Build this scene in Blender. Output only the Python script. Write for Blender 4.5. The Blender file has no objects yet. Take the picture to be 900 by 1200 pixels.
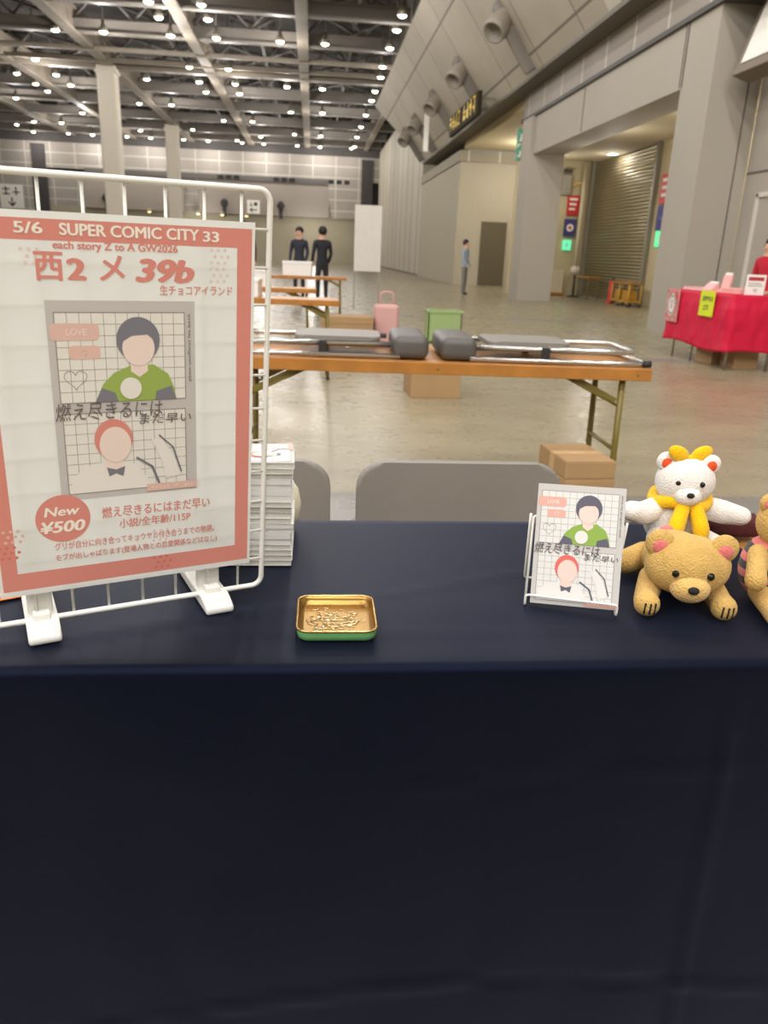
import bpy, bmesh, math, random
from mathutils import Vector, Matrix, Euler

random.seed(7)
sc = bpy.context.scene
COL = sc.collection
PI = math.pi
R = math.radians

# ------------------------------------------------------------------ camera, light, exposure
CAM_H = 1.13
cd = bpy.data.cameras.new('camera')
cam = bpy.data.objects.new('camera', cd)
COL.objects.link(cam)
cd.sensor_fit = 'VERTICAL'
cd.sensor_height = 36.0
cd.lens = 905.0 / 1200.0 * 36.0
cd.clip_start, cd.clip_end = 0.02, 300
pitch, yaw, roll = R(18.45), R(5.76), 0.04
F = Vector((math.sin(yaw) * math.cos(pitch), math.cos(yaw) * math.cos(pitch), -math.sin(pitch)))
R0 = Vector((math.cos(yaw), -math.sin(yaw), 0))
U0 = R0.cross(F)
Rv = math.cos(roll) * R0 + math.sin(roll) * U0
Uv = math.cos(roll) * U0 - math.sin(roll) * R0
M = Matrix((Rv, Uv, -F)).transposed().to_4x4()
M.translation = Vector((0, 0, CAM_H))
cam.matrix_world = M
cd.dof.use_dof = True
cd.dof.focus_distance = 0.98
cd.dof.aperture_fstop = 8.5
sc.camera = cam

world = bpy.data.worlds.new('hall_world')
sc.world = world
world.use_nodes = True
bg = world.node_tree.nodes['Background']
bg.inputs[0].default_value = (1.0, 0.98, 0.96, 1)
bg.inputs[1].default_value = 0.26

sc.view_settings.view_transform = 'Standard'
sc.view_settings.look = 'None'
sc.view_settings.gamma = 1.0
sc.view_settings.use_curve_mapping = False
sc.view_settings.exposure = 0.0

LAMP_W = 118.0          # every hall lamp in view
OVER_W = 350.0          # the lamps of the same rows above and behind the camera
LAMP_COL = (1.0, 0.965, 0.935)


def lamp_light(name, loc, watts, radius=0.13, parent=None):
    l = bpy.data.lights.new(name, 'POINT')
    l.energy = watts
    l.color = LAMP_COL
    l.shadow_soft_size = radius
    o = bpy.data.objects.new(name, l)
    COL.objects.link(o)
    o.location = loc
    if parent:
        o.parent = parent
    return o


for lx in (-14.2, -9.2, -4.3, 0.5, 3.2):
    for ly in (-12, -7, -2, 3, 8, 14, 20, 27):
        lamp_light('hall_light', (lx, ly, 9.8), OVER_W * (2.0 if ly < 0 else 0.9) * (0.6 if lx > 3 and ly > 10 else 1.0), 0.35)

# ------------------------------------------------------------------ materials


def lin(c):
    r = []
    for v in c[:3]:
        v /= 255.0
        r.append(v / 12.92 if v <= 0.04045 else ((v + 0.055) / 1.055) ** 2.4)
    return (r[0], r[1], r[2], 1.0)


MATS = {}


def mat(name, rgb, rough=0.6, metal=0.0, spec=0.5, noise=0.0, nscale=8.0, bump=0.0, bscale=60.0, sheen=0.0,
        sheen_col=None, emit=None, estr=1.0, coat=0.0):
    if name in MATS:
        return MATS[name]
    m = bpy.data.materials.new(name)
    m.use_nodes = True
    nt = m.node_tree
    b = nt.nodes['Principled BSDF']
    col = lin(rgb)
    b.inputs['Base Color'].default_value = col
    b.inputs['Roughness'].default_value = rough
    b.inputs['Metallic'].default_value = metal
    b.inputs['Specular IOR Level'].default_value = spec
    b.inputs['Coat Weight'].default_value = coat
    if sheen:
        b.inputs['Sheen Weight'].default_value = sheen
        b.inputs['Sheen Roughness'].default_value = 0.5
        if sheen_col:
            b.inputs['Sheen Tint'].default_value = lin(sheen_col)
    if emit:
        b.inputs['Emission Color'].default_value = lin(emit)
        b.inputs['Emission Strength'].default_value = estr
    tc = nt.nodes.new('ShaderNodeTexCoord')
    # a little procedural variation on every material
    n = nt.nodes.new('ShaderNodeTexNoise')
    n.inputs['Scale'].default_value = nscale
    n.inputs['Detail'].default_value = 4
    nt.links.new(tc.outputs['Object'], n.inputs['Vector'])
    a = max(noise, 0.03)
    rp = nt.nodes.new('ShaderNodeMapRange')
    rp.inputs['From Min'].default_value = 0.25
    rp.inputs['From Max'].default_value = 0.75
    rp.inputs['To Min'].default_value = 1 - a
    rp.inputs['To Max'].default_value = 1 + a
    nt.links.new(n.outputs['Fac'], rp.inputs['Value'])
    mx = nt.nodes.new('ShaderNodeVectorMath')
    mx.operation = 'SCALE'
    mx.inputs[0].default_value = col[:3]
    nt.links.new(rp.outputs[0], mx.inputs['Scale'])
    nt.links.new(mx.outputs[0], b.inputs['Base Color'])
    if bump:
        n2 = nt.nodes.new('ShaderNodeTexNoise')
        n2.inputs['Scale'].default_value = bscale
        n2.inputs['Detail'].default_value = 3
        nt.links.new(tc.outputs['Object'], n2.inputs['Vector'])
        bp = nt.nodes.new('ShaderNodeBump')
        bp.inputs['Strength'].default_value = bump
        bp.inputs['Distance'].default_value = 0.01
        nt.links.new(n2.outputs['Fac'], bp.inputs['Height'])
        nt.links.new(bp.outputs[0], b.inputs['Normal'])
    MATS[name] = m
    return m


def panel_mat(name, rgb, seam, axes, size, seam_w=0.03, off=(0, 0), rough=0.7, var=0.04, offset=0.0):
    """flat cladding panels with thin seams, laid out in metres on two object axes"""
    if name in MATS:
        return MATS[name]
    m = bpy.data.materials.new(name)
    m.use_nodes = True
    nt = m.node_tree
    b = nt.nodes['Principled BSDF']
    b.inputs['Roughness'].default_value = rough
    b.inputs['Specular IOR Level'].default_value = 0.3
    tc = nt.nodes.new('ShaderNodeTexCoord')
    sp = nt.nodes.new('ShaderNodeSeparateXYZ')
    nt.links.new(tc.outputs['Object'], sp.inputs[0])
    cb = nt.nodes.new('ShaderNodeCombineXYZ')
    for k in (0, 1):
        ad = nt.nodes.new('ShaderNodeMath')
        ad.operation = 'ADD'
        ad.inputs[1].default_value = off[k] + 1000 * size[k]
        nt.links.new(sp.outputs['XYZ'.index(axes[k])], ad.inputs[0])
        nt.links.new(ad.outputs[0], cb.inputs[k])
    br = nt.nodes.new('ShaderNodeTexBrick')
    br.offset = offset
    br.inputs['Scale'].default_value = 1.0
    br.inputs['Brick Width'].default_value = size[0]
    br.inputs['Row Height'].default_value = size[1]
    br.inputs['Mortar Size'].default_value = seam_w
    br.inputs['Mortar Smooth'].default_value = 0.0
    c = lin(rgb)
    br.inputs['Color1'].default_value = tuple(v * (1 - var) for v in c[:3]) + (1,)
    br.inputs['Color2'].default_value = tuple(v * (1 + var) for v in c[:3]) + (1,)
    br.inputs['Mortar'].default_value = lin(seam)
    nt.links.new(cb.outputs[0], br.inputs['Vector'])
    n = nt.nodes.new('ShaderNodeTexNoise')
    n.inputs['Scale'].default_value = 0.8
    n.inputs['Detail'].default_value = 5
    nt.links.new(tc.outputs['Object'], n.inputs['Vector'])
    rp = nt.nodes.new('ShaderNodeMapRange')
    rp.inputs['From Min'].default_value = 0.25
    rp.inputs['From Max'].default_value = 0.75
    rp.inputs['To Min'].default_value = 0.94
    rp.inputs['To Max'].default_value = 1.06
    nt.links.new(n.outputs['Fac'], rp.inputs['Value'])
    mx = nt.nodes.new('ShaderNodeVectorMath')
    mx.operation = 'SCALE'
    nt.links.new(br.outputs['Color'], mx.inputs[0])
    nt.links.new(rp.outputs[0], mx.inputs['Scale'])
    nt.links.new(mx.outputs[0], b.inputs['Base Color'])
    MATS[name] = m
    return m


def floor_mat():
    m = bpy.data.materials.new('polished_concrete')
    m.use_nodes = True
    nt = m.node_tree
    b = nt.nodes['Principled BSDF']
    tc = nt.nodes.new('ShaderNodeTexCoord')

    def noise(scale, detail, sx=1.0, sy=1.0):
        mp = nt.nodes.new('ShaderNodeMapping')
        mp.inputs['Scale'].default_value = (sx, sy, 1)
        nt.links.new(tc.outputs['Object'], mp.inputs[0])
        n = nt.nodes.new('ShaderNodeTexNoise')
        n.inputs['Scale'].default_value = scale
        n.inputs['Detail'].default_value = detail
        n.inputs['Roughness'].default_value = 0.65
        nt.links.new(mp.outputs[0], n.inputs['Vector'])
        return n
    n1 = noise(1.1, 8, 1.0, 2.2)
    cr = nt.nodes.new('ShaderNodeValToRGB')
    cr.color_ramp.elements[0].position = 0.30
    cr.color_ramp.elements[0].color = lin((136, 126, 102))
    cr.color_ramp.elements[1].position = 0.72
    cr.color_ramp.elements[1].color = lin((160, 150, 122))
    nt.links.new(n1.outputs['Fac'], cr.inputs[0])
    # blue-grey pit covers running across the hall and thin joints
    sp = nt.nodes.new('ShaderNodeSeparateXYZ')
    nt.links.new(tc.outputs['Object'], sp.inputs[0])
    md = nt.nodes.new('ShaderNodeMath')
    md.operation = 'PINGPONG'
    ad = nt.nodes.new('ShaderNodeMath')
    ad.operation = 'ADD'
    ad.inputs[1].default_value = 2.55
    nt.links.new(sp.outputs[1], ad.inputs[0])
    nt.links.new(ad.outputs[0], md.inputs[0])
    md.inputs[1].default_value = 3.0
    lt = nt.nodes.new('ShaderNodeMath')
    lt.operation = 'LESS_THAN'
    lt.inputs[1].default_value = 0.22
    nt.links.new(md.outputs[0], lt.inputs[0])
    mx = nt.nodes.new('ShaderNodeMix')
    mx.data_type = 'RGBA'
    mx.inputs[7].default_value = lin((122, 120, 118))
    mu = nt.nodes.new('ShaderNodeMath')
    mu.operation = 'MULTIPLY'
    mu.inputs[1].default_value = 0.75
    nt.links.new(lt.outputs[0], mu.inputs[0])
    nt.links.new(mu.outputs[0], mx.inputs[0])
    nt.links.new(cr.outputs[0], mx.inputs[6])
    nt.links.new(mx.outputs[2], b.inputs['Base Color'])
    n2 = noise(5.0, 5)
    rr = nt.nodes.new('ShaderNodeMapRange')
    rr.inputs['To Min'].default_value = 0.16
    rr.inputs['To Max'].default_value = 0.42
    nt.links.new(n2.outputs['Fac'], rr.inputs['Value'])
    nt.links.new(rr.outputs[0], b.inputs['Roughness'])
    b.inputs['Specular IOR Level'].default_value = 0.5
    bp = nt.nodes.new('ShaderNodeBump')
    bp.inputs['Strength'].default_value = 0.05
    bp.inputs['Distance'].default_value = 0.02
    nt.links.new(n1.outputs['Fac'], bp.inputs['Height'])
    nt.links.new(bp.outputs[0], b.inputs['Normal'])
    return m


# ------------------------------------------------------------------ mesh helpers


class MB:
    """collects shapes into one mesh; every shape may carry its own material slot"""

    def __init__(s):
        s.bm = bmesh.new()
        s.mats = []

    def slot(s, m):
        if m is None:
            return 0
        if m not in s.mats:
            s.mats.append(m)
        return s.mats.index(m)

    def _take(s, geom_verts, mx, m, smooth):
        for v in geom_verts:
            if mx is not None:
                v.co = mx @ v.co
        fs = set()
        for v in geom_verts:
            fs.update(v.link_faces)
        k = s.slot(m)
        for f in fs:
            f.material_index = k
            f.smooth = smooth

    def box(s, c, d, m=None, bev=0.0, rot=None, seg=2):
        r = bmesh.ops.create_cube(s.bm, size=1.0)
        vs = r['verts']
        for v in vs:
            v.co = Vector((v.co.x * d[0], v.co.y * d[1], v.co.z * d[2]))
        if bev > 0:
            es = set()
            for v in vs:
                es.update(v.link_edges)
            rb = bmesh.ops.bevel(s.bm, geom=list(es), offset=bev, segments=seg, affect='EDGES', profile=0.5)
            vs = list({v for f in rb['faces'] for v in f.verts} | {v for v in vs if v.is_valid})
            # pull in everything connected
            todo, seen = list(vs), set(vs)
            while todo:
                v = todo.pop()
                for e in v.link_edges:
                    w = e.other_vert(v)
                    if w not in seen:
                        seen.add(w)
                        todo.append(w)
            vs = list(seen)
        mx = Matrix.Translation(Vector(c))
        if rot:
            mx = mx @ Euler(rot).to_matrix().to_4x4()
        s._take(vs, mx, m, False)
        return s

    def ball(s, c, r, m=None, seg=20, rings=12, rot=None):
        if not hasattr(r, '__len__'):
            r = (r, r, r)
        q = bmesh.ops.create_uvsphere(s.bm, u_segments=seg, v_segments=rings, radius=1.0)
        mx = Matrix.Translation(Vector(c))
        if rot:
            mx = mx @ Euler(rot).to_matrix().to_4x4()
        mx = mx @ Matrix.Diagonal(Vector((r[0], r[1], r[2], 1)))
        s._take(q['verts'], mx, m, True)
        return s

    def tube(s, pts, r, m=None, seg=8, closed=False, caps=True):
        """round bar swept along a polyline; r may be one radius or one per point"""
        pts = [Vector(p) for p in pts]
        n = len(pts)
        rs = r if hasattr(r, '__len__') else [r] * n
        rings = []
        up = None
        for i, p in enumerate(pts):
            if closed:
                t = (pts[(i + 1) % n] - pts[i - 1])
            else:
                t = pts[min(i + 1, n - 1)] - pts[max(i - 1, 0)]
            t.normalize()
            if up is None:
                up = Vector((0, 0, 1)) if abs(t.z) < 0.9 else Vector((0, 1, 0))
            a = t.cross(up)
            if a.length < 1e-5:
                a = t.orthogonal()
            a.normalize()
            b = a.cross(t)
            b.normalize()
            up = b
            rings.append([s.bm.verts.new(p + rs[i] * (math.cos(2 * PI * k / seg) * a + math.sin(2 * PI * k / seg) * b)) for k in range(seg)])
        kk = s.slot(m)
        rng = range(n) if closed else range(n - 1)
        for i in rng:
            A, B = rings[i], rings[(i + 1) % n]
            for k in range(seg):
                f = s.bm.faces.new((A[k], A[(k + 1) % seg], B[(k + 1) % seg], B[k]))
                f.smooth = True
                f.material_index = kk
        if caps and not closed:
            f = s.bm.faces.new(rings[0])
            f.material_index = kk
            f = s.bm.faces.new(list(reversed(rings[-1])))
            f.material_index = kk
        return s

    def lathe(s, prof, c=(0, 0, 0), m=None, seg=24, rot=None, smooth=True):
        mx = Matrix.Translation(Vector(c))
        if rot:
            mx = mx @ Euler(rot).to_matrix().to_4x4()
        rings = []
        for (r, z) in prof:
            if r < 1e-6:
                rings.append([s.bm.verts.new(mx @ Vector((0, 0, z)))])
            else:
                rings.append([s.bm.verts.new(mx @ Vector((r * math.cos(2 * PI * k / seg), r * math.sin(2 * PI * k / seg), z))) for k in range(seg)])
        kk = s.slot(m)
        for A, B in zip(rings, rings[1:]):
            for k in range(seg):
                a0, a1 = A[k % len(A)], A[(k + 1) % len(A)]
                b0, b1 = B[k % len(B)], B[(k + 1) % len(B)]
                vs = []
                for v in (a0, a1, b1, b0):
                    if v not in vs:
                        vs.append(v)
                if len(vs) >= 3:
                    f = s.bm.faces.new(vs)
                    f.smooth = smooth
                    f.material_index = kk
        return s

    def prism(s, poly, y0, y1, m=None, axis='y', bev=0.0, seg=2):
        """polygon in two axes extruded along the third: axis y -> poly is (x, z); x -> (y, z); z -> (x, y)"""
        def pt(p, h):
            return {'y': Vector((p[0], h, p[1])), 'x': Vector((h, p[0], p[1])), 'z': Vector((p[0], p[1], h))}[axis]
        A = [s.bm.verts.new(pt(p, y0)) for p in poly]
        B = [s.bm.verts.new(pt(p, y1)) for p in poly]
        kk = s.slot(m)
        fs = [s.bm.faces.new(A), s.bm.faces.new(list(reversed(B)))]
        n = len(poly)
        for i in range(n):
            fs.append(s.bm.faces.new((A[i], B[i], B[(i + 1) % n], A[(i + 1) % n])))
        for f in fs:
            f.material_index = kk
        if bev > 0:
            es = list({e for f in fs for e in f.edges})
            bmesh.ops.bevel(s.bm, geom=es, offset=bev, segments=seg, affect='EDGES', profile=0.5)
        if seg > 3:
            for f in s.bm.faces:
                f.smooth = True
        return s

    def quad(s, a, b, c, d, m=None):
        vs = [s.bm.verts.new(Vector(p)) for p in (a, b, c, d)]
        f = s.bm.faces.new(vs)
        f.material_index = s.slot(m)
        return s

    def build(s, name, m=None, parent=None, loc=None, rot=None, smooth_angle=None):
        bmesh.ops.recalc_face_normals(s.bm, faces=s.bm.faces[:])
        me = bpy.data.meshes.new(name)
        s.bm.to_mesh(me)
        s.bm.free()
        ms = s.mats if s.mats else [m]
        for q in ms:
            me.materials.append(q)
        o = bpy.data.objects.new(name, me)
        COL.objects.link(o)
        if parent:
            o.parent = parent
        if loc is not None:
            o.location = loc
        if rot is not None:
            o.rotation_euler = rot
        return o


def rounded(w, h, r, seg=5, cx=0.0, cy=0.0):
    pts = []
    for (sx, sy, a0) in ((1, 1, 0), (-1, 1, 90), (-1, -1, 180), (1, -1, 270)):
        for k in range(seg + 1):
            a = R(a0 + 90 * k / seg)
            pts.append((cx + sx * (w / 2 - r) + r * math.cos(a), cy + sy * (h / 2 - r) + r * math.sin(a)))
    return pts


def arc_path(pts, r, seg=5):
    """polyline with rounded corners"""
    pts = [Vector(p) for p in pts]
    out = [pts[0]]
    for a, b, c in zip(pts, pts[1:], pts[2:]):
        u, v = (a - b).normalized(), (c - b).normalized()
        p, q = b + u * r, b + v * r
        for k in range(seg + 1):
            t = k / seg
            out.append((1 - t) ** 2 * p + 2 * t * (1 - t) * b + t * t * q)
    out.append(pts[-1])
    return out


def tag(o, label=None, cat=None, group=None, kind=None):
    if label:
        o['label'] = label
    if cat:
        o['category'] = cat
    if group:
        o['group'] = group
    if kind:
        o['kind'] = kind
    return o


def thing(name, label, cat, loc=(0, 0, 0), rz=0.0, group=None):
    o = bpy.data.objects.new(name, None)
    o.empty_display_size = 0.05
    COL.objects.link(o)
    o.location = loc
    o.rotation_euler = (0, 0, rz)
    return tag(o, label, cat, group)


def struct(o):
    o['kind'] = 'structure'
    return o


def dup(root, loc=None, rz=None, label=None, group=None):
    r = root.copy()
    COL.objects.link(r)
    if loc is not None:
        r.location = loc
    if rz is not None:
        r.rotation_euler = (0, 0, rz)
    if label:
        r['label'] = label
    if group:
        r['group'] = group
    for ch in list(root.children):
        c = ch.copy()
        COL.objects.link(c)
        c.parent = r
        for g in list(ch.children):
            d = g.copy()
            COL.objects.link(d)
            d.parent = c
    return r


def text_mesh(body, bold=0.0, spacing=1.0):
    c = bpy.data.curves.new('lettering', 'FONT')
    c.body = body
    c.size = 1.0
    c.offset = bold
    c.space_character = spacing
    c.resolution_u = 3
    o = bpy.data.objects.new('lettering', c)
    COL.objects.link(o)
    bpy.context.view_layer.update()
    me = bpy.data.meshes.new_from_object(o.evaluated_get(bpy.context.evaluated_depsgraph_get()))
    bpy.data.objects.remove(o)
    bpy.data.curves.remove(c)
    vs = [Vector((v.co.x, v.co.y)) for v in me.vertices]
    fs = [tuple(p.vertices) for p in me.polygons]
    bpy.data.meshes.remove(me)
    return vs, fs


class Flat:
    """flat print: coloured shapes lying on a sheet in local x (right) and z (up); y = -layer * eps"""

    def __init__(s, eps=0.00015, base=0.0):
        s.mb = MB()
        s.eps = eps
        s.base = base

    def P(s, p, L):
        return Vector((p[0], -s.base - L * s.eps, p[1]))

    def poly(s, pts, m, L=1):
        vs = [s.mb.bm.verts.new(s.P(p, L)) for p in pts]
        f = s.mb.bm.faces.new(vs)
        f.material_index = s.mb.slot(m)
        return s

    def rect(s, x0, y0, x1, y1, m, L=1):
        return s.poly([(x0, y0), (x1, y0), (x1, y1), (x0, y1)], m, L)

    def rrect(s, x0, y0, x1, y1, r, m, L=1):
        return s.poly(rounded(x1 - x0, y1 - y0, r, 5, (x0 + x1) / 2, (y0 + y1) / 2), m, L)

    def ell(s, cx, cy, rx, ry, m, L=1, seg=28, rot=0.0):
        c, q = math.cos(rot), math.sin(rot)
        pts = []
        for k in range(seg):
            a = 2 * PI * k / seg
            x, y = rx * math.cos(a), ry * math.sin(a)
            pts.append((cx + c * x - q * y, cy + q * x + c * y))
        return s.poly(pts, m, L)

    def line(s, pts, w, m, L=1):
        for a, b in zip(pts, pts[1:]):
            d = Vector((b[0] - a[0], b[1] - a[1]))
            if d.length < 1e-9:
                continue
            n = Vector((-d.y, d.x)).normalized() * w / 2
            e = d.normalized() * w * 0.3
            s.poly([(a[0] - e.x + n.x, a[1] - e.y + n.y), (a[0] - e.x - n.x, a[1] - e.y - n.y),
                    (b[0] + e.x - n.x, b[1] + e.y - n.y), (b[0] + e.x + n.x, b[1] + e.y + n.y)], m, L)
        return s

    def text(s, body, x0, y0, x1, y1, m, L=2, bold=0.0, shear=0.0, turn=False, spacing=1.0, skew=0.0):
        if bold > 0.015:
            v0, f0 = text_mesh(body, 0.0, spacing)
            vs, fs = [], []
            b = bold * 0.9
            for (dx, dy) in ((-b, 0), (b, 0), (0, -b * 0.6), (0, b * 0.6), (-b * 0.7, b * 0.45), (b * 0.7, -b * 0.45)):
                k0 = len(vs)
                vs += [Vector((v.x + dx, v.y + dy)) for v in v0]
                fs += [tuple(i + k0 for i in f) for f in f0]
        else:
            vs, fs = text_mesh(body, bold, spacing)
        if shear:
            vs = [Vector((v.x + shear * v.y, v.y)) for v in vs]
        if turn:                      # reads upwards
            vs = [Vector((-v.y, v.x)) for v in vs]
        ax, bx = min(v.x for v in vs), max(v.x for v in vs)
        ay, by = min(v.y for v in vs), max(v.y for v in vs)
        q = []
        ncopy = len(vs) // 6 if bold > 0.015 else len(vs)
        for iv, v in enumerate(vs):
            tx = (v.x - ax) / (bx - ax)
            ty = (v.y - ay) / (by - ay)
            q.append(s.mb.bm.verts.new(s.P((x0 + tx * (x1 - x0), y0 + ty * (y1 - y0) + skew * tx), L + 0.15 * (iv // ncopy))))
        k = s.mb.slot(m)
        for f in fs:
            try:
                g = s.mb.bm.faces.new([q[i] for i in f])
                g.material_index = k
            except ValueError:
                pass
        return s

    def build(s, name, parent=None):
        for f in s.mb.bm.faces:
            f.normal_update()
            if f.normal.y > 0:
                f.normal_flip()
        me = bpy.data.meshes.new(name)
        s.mb.bm.to_mesh(me)
        s.mb.bm.free()
        for m in s.mb.mats:
            me.materials.append(m)
        o = bpy.data.objects.new(name, me)
        COL.objects.link(o)
        if parent:
            o.parent = parent
        return o


# ------------------------------------------------------------------ palette
WALL = (164, 156, 143)
M_wall = mat('wall_paint', WALL, 0.7, noise=0.03, nscale=0.7)
M_wall_pan = panel_mat('wall_panels', (164,156,143), (120, 112, 100), 'YZ', (4.6, 9.0), 0.02, (0.3, 0), var=0.02)
M_pan_slope = panel_mat('sloped_panels', (174,165,150), (118, 110, 98), 'YZ', (3.1, 2.0), 0.025, (0.6, 0.0), var=0.05)
M_strip = panel_mat('band_panels', (156,148,138), (205, 198, 186), 'YZ', (1.52, 3.0), 0.03, (0.4, 0.0), var=0.03)
M_dark_strip = mat('dark_ledge', (70, 66, 62), 0.6, noise=0.05, nscale=2)
M_far = panel_mat('far_wall_tiles', (150, 143, 134), (186, 178, 166), 'XZ', (2.1, 0.95), 0.05, (0, 0), var=0.05)
M_far_low = mat('far_wall_lower', (158, 150, 128), 0.8, noise=0.1, nscale=0.3)
M_far_slope = mat('far_sloped_panel', (138, 129, 118), 0.8, noise=0.04, nscale=0.5)
M_black = mat('black_opening', (18, 18, 18), 0.7)
M_concrete = panel_mat('concrete_panels', (170,163,151), (96, 90, 84), 'YZ', (5.0, 2.56), 0.02, (0, 0), var=0.03)
M_deck = mat('roof_deck', (74, 70, 68), 0.8, noise=0.12, nscale=1.2)
M_beam = mat('roof_steel', (132, 125, 117), 0.5, noise=0.1, nscale=0.8)
M_beam_long = mat('roof_girder', (134, 124, 110), 0.6, noise=0.15, nscale=1.5)
M_lattice = mat('roof_lattice', (112, 107, 103), 0.6, noise=0.1)
M_col = mat('column_paint', (205, 196, 180), 0.7, noise=0.03, nscale=0.6)
M_shutter = mat('shutter_steel', (160, 150, 122), 0.36, metal=0.7, noise=0.05, nscale=2)
M_steel = mat('grey_steel', (150, 144, 128), 0.45, metal=0.5)
M_white_wire = mat('white_coated_wire', (232, 230, 222), 0.35, spec=0.5)
M_white_plastic = mat('white_plastic', (228, 226, 218), 0.4)
M_paper = mat('poster_paper', (230, 231, 225), 0.75, bump=0.05, bscale=14)
nt_ = M_paper.node_tree
tr_ = nt_.nodes.new('ShaderNodeBsdfTranslucent')
tr_.inputs[0].default_value = lin((238, 238, 233))
mxs = nt_.nodes.new('ShaderNodeMixShader')
mxs.inputs[0].default_value = 0.28
nt_.links.new(nt_.nodes['Principled BSDF'].outputs[0], mxs.inputs[1])
nt_.links.new(tr_.outputs[0], mxs.inputs[2])
nt_.links.new(mxs.outputs[0], nt_.nodes['Material Output'].inputs[0])
M_salmon = mat('salmon_ink', (214, 136, 122), 0.7)
M_salmon_pale = mat('pale_salmon_ink', (220, 182, 168), 0.7)
M_dot = mat('dotted_tape_ink', (226, 206, 198), 0.7)
M_artgrey = mat('grey_ink', (192, 187, 182), 0.7)
M_artpaper = mat('panel_ink', (226, 222, 212), 0.7)
M_line = mat('line_ink', (150, 144, 138), 0.7)
M_script = mat('handwritten_ink', (104, 92, 88), 0.7)
M_slate = mat('slate_ink', (120, 118, 126), 0.7)
M_green_ink = mat('green_ink', (150, 172, 82), 0.7)
M_skin_ink = mat('skin_ink', (232, 212, 200), 0.7)
M_wood = mat('table_edge_wood', (172, 114, 46), 0.45, noise=0.2, nscale=9, coat=0.2)
M_tabletop = mat('tabletop_laminate', (176, 120, 60), 0.4, noise=0.1, nscale=4)
M_olive = mat('olive_painted_steel', (116, 102, 42), 0.45, noise=0.08)
M_chair = mat('grey_chair_plastic', (132, 126, 118), 0.55, bump=0.04, bscale=300)
M_chrome = mat('chrome_tube', (190, 188, 182), 0.22, metal=0.9)
M_rubber = mat('black_rubber', (40, 38, 36), 0.7)
M_card = mat('cardboard', (166, 134, 94), 0.75, noise=0.06, nscale=6)
M_tape = mat('packing_tape', (196, 160, 112), 0.3)
M_cloth = mat('navy_cloth', (4, 5, 12), 0.5, spec=0.16, noise=0.06, nscale=30, bump=0.05, bscale=900, sheen=0.17, sheen_col=(150, 165, 215))
M_cloth.node_tree.nodes['Principled BSDF'].inputs['Specular Tint'].default_value = lin((160, 184, 255))
M_red = mat('red_cloth', (205, 22, 60), 0.6, spec=0.3, noise=0.06, nscale=5)
M_yellow_sign = mat('yellow_green_card', (214, 226, 30), 0.6)
M_pink = mat('pink_card', (238, 178, 172), 0.6)
M_white_card = mat('white_card', (236, 232, 226), 0.6)
M_red_ink = mat('crimson_ink', (176, 40, 62), 0.6)
M_blue_ink = mat('dark_blue_ink', (36, 60, 84), 0.6)

# ------------------------------------------------------------------ the setting
fl = MB()
fl.quad((-34, -16, 0), (16, -16, 0), (16, 80, 0), (-34, 80, 0))
struct(fl.build('floor', floor_mat()))

ce = MB()
ce.box((-9, 32, 12.7), (50, 96, 0.2))
struct(ce.build('ceiling', M_deck))

WX = 6.08
# right wall: pillar - lintel - pillar, then an open bay, then the next block
w = MB()
w.box((6.48, 13.4, 2.44), (0.80, 1.08, 4.88), M_wall)                 # near pillar
w.box((6.48, 23.55, 2.44), (0.80 + 0.2, 1.0, 4.88), M_wall)           # far pillar
w.box((6.48, 18.5, 4.4), (0.80, 9.2, 0.96), M_wall)                   # lintel between
struct(w.build('wall_right', M_wall))
w = MB()
w.box((6.98, 18.3, 5.28), (1.8, 12.4, 0.64), M_strip)
struct(w.build('trim_1', M_strip))                                     # panel band over the lintel
w = MB()
w.box((6.94, 14.5, 4.92), (1.84, 20.0, 0.08), M_dark_strip)
struct(w.build('trim_2', M_dark_strip))
w = MB()
w.box((7.2, 8.0, 5.45), (2.0, 9.0, 1.0), M_strip)
struct(w.build('trim_5', M_strip))
# seams and grooves of the near pillar
g = MB()
g.box((6.68, 12.855, 2.4), (0.012, 0.012, 4.8))
g.box((6.075, 14.0, 4.4), (0.012, 0.015, 0.9))
g.box((6.075, 19.0, 4.4), (0.012, 0.015, 0.9))
struct(g.build('trim_3', M_dark_strip))

# wall to the right of the near pillar, running back to the camera
w = MB()
w.box((7.3, 4.0, 3.2), (0.8, 17.72, 6.4))
struct(w.build('wall_right_near', M_concrete))
d = MB()
d.box((6.885, 12.38, 1.12), (0.03, 0.07, 2.24))
d.box((6.885, 11.3, 2.22), (0.03, 2.2, 0.07))
d.box((6.885, 10.22, 1.12), (0.03, 0.07, 2.24))
struct(d.build('door_1', mat('door_frame_white', (206, 200, 188), 0.5)))

# bay behind the lintel: ceiling, back wall with the shutter, end walls
w = MB()
w.box((8.25, 20.15, 4.35), (2.75, 14.8, 0.12))
struct(w.build('ceiling_bay', mat('bay_ceiling', (196, 182, 150), 0.8, noise=0.03)))
w = MB()
w.box((9.45, 21.45, 2.15), (0.2, 1.1, 4.3))
w.box((9.45, 16.8, 2.15), (0.2, 8.2, 4.3))
w.box((8.1, 27.45, 2.15), (2.7, 0.2, 4.3))
w.box((8.3, 12.98, 2.15), (2.4, 0.2, 4.3))
struct(w.build('wall_bay', mat('bay_wall', (198, 184, 146), 0.75, noise=0.03)))

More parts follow.
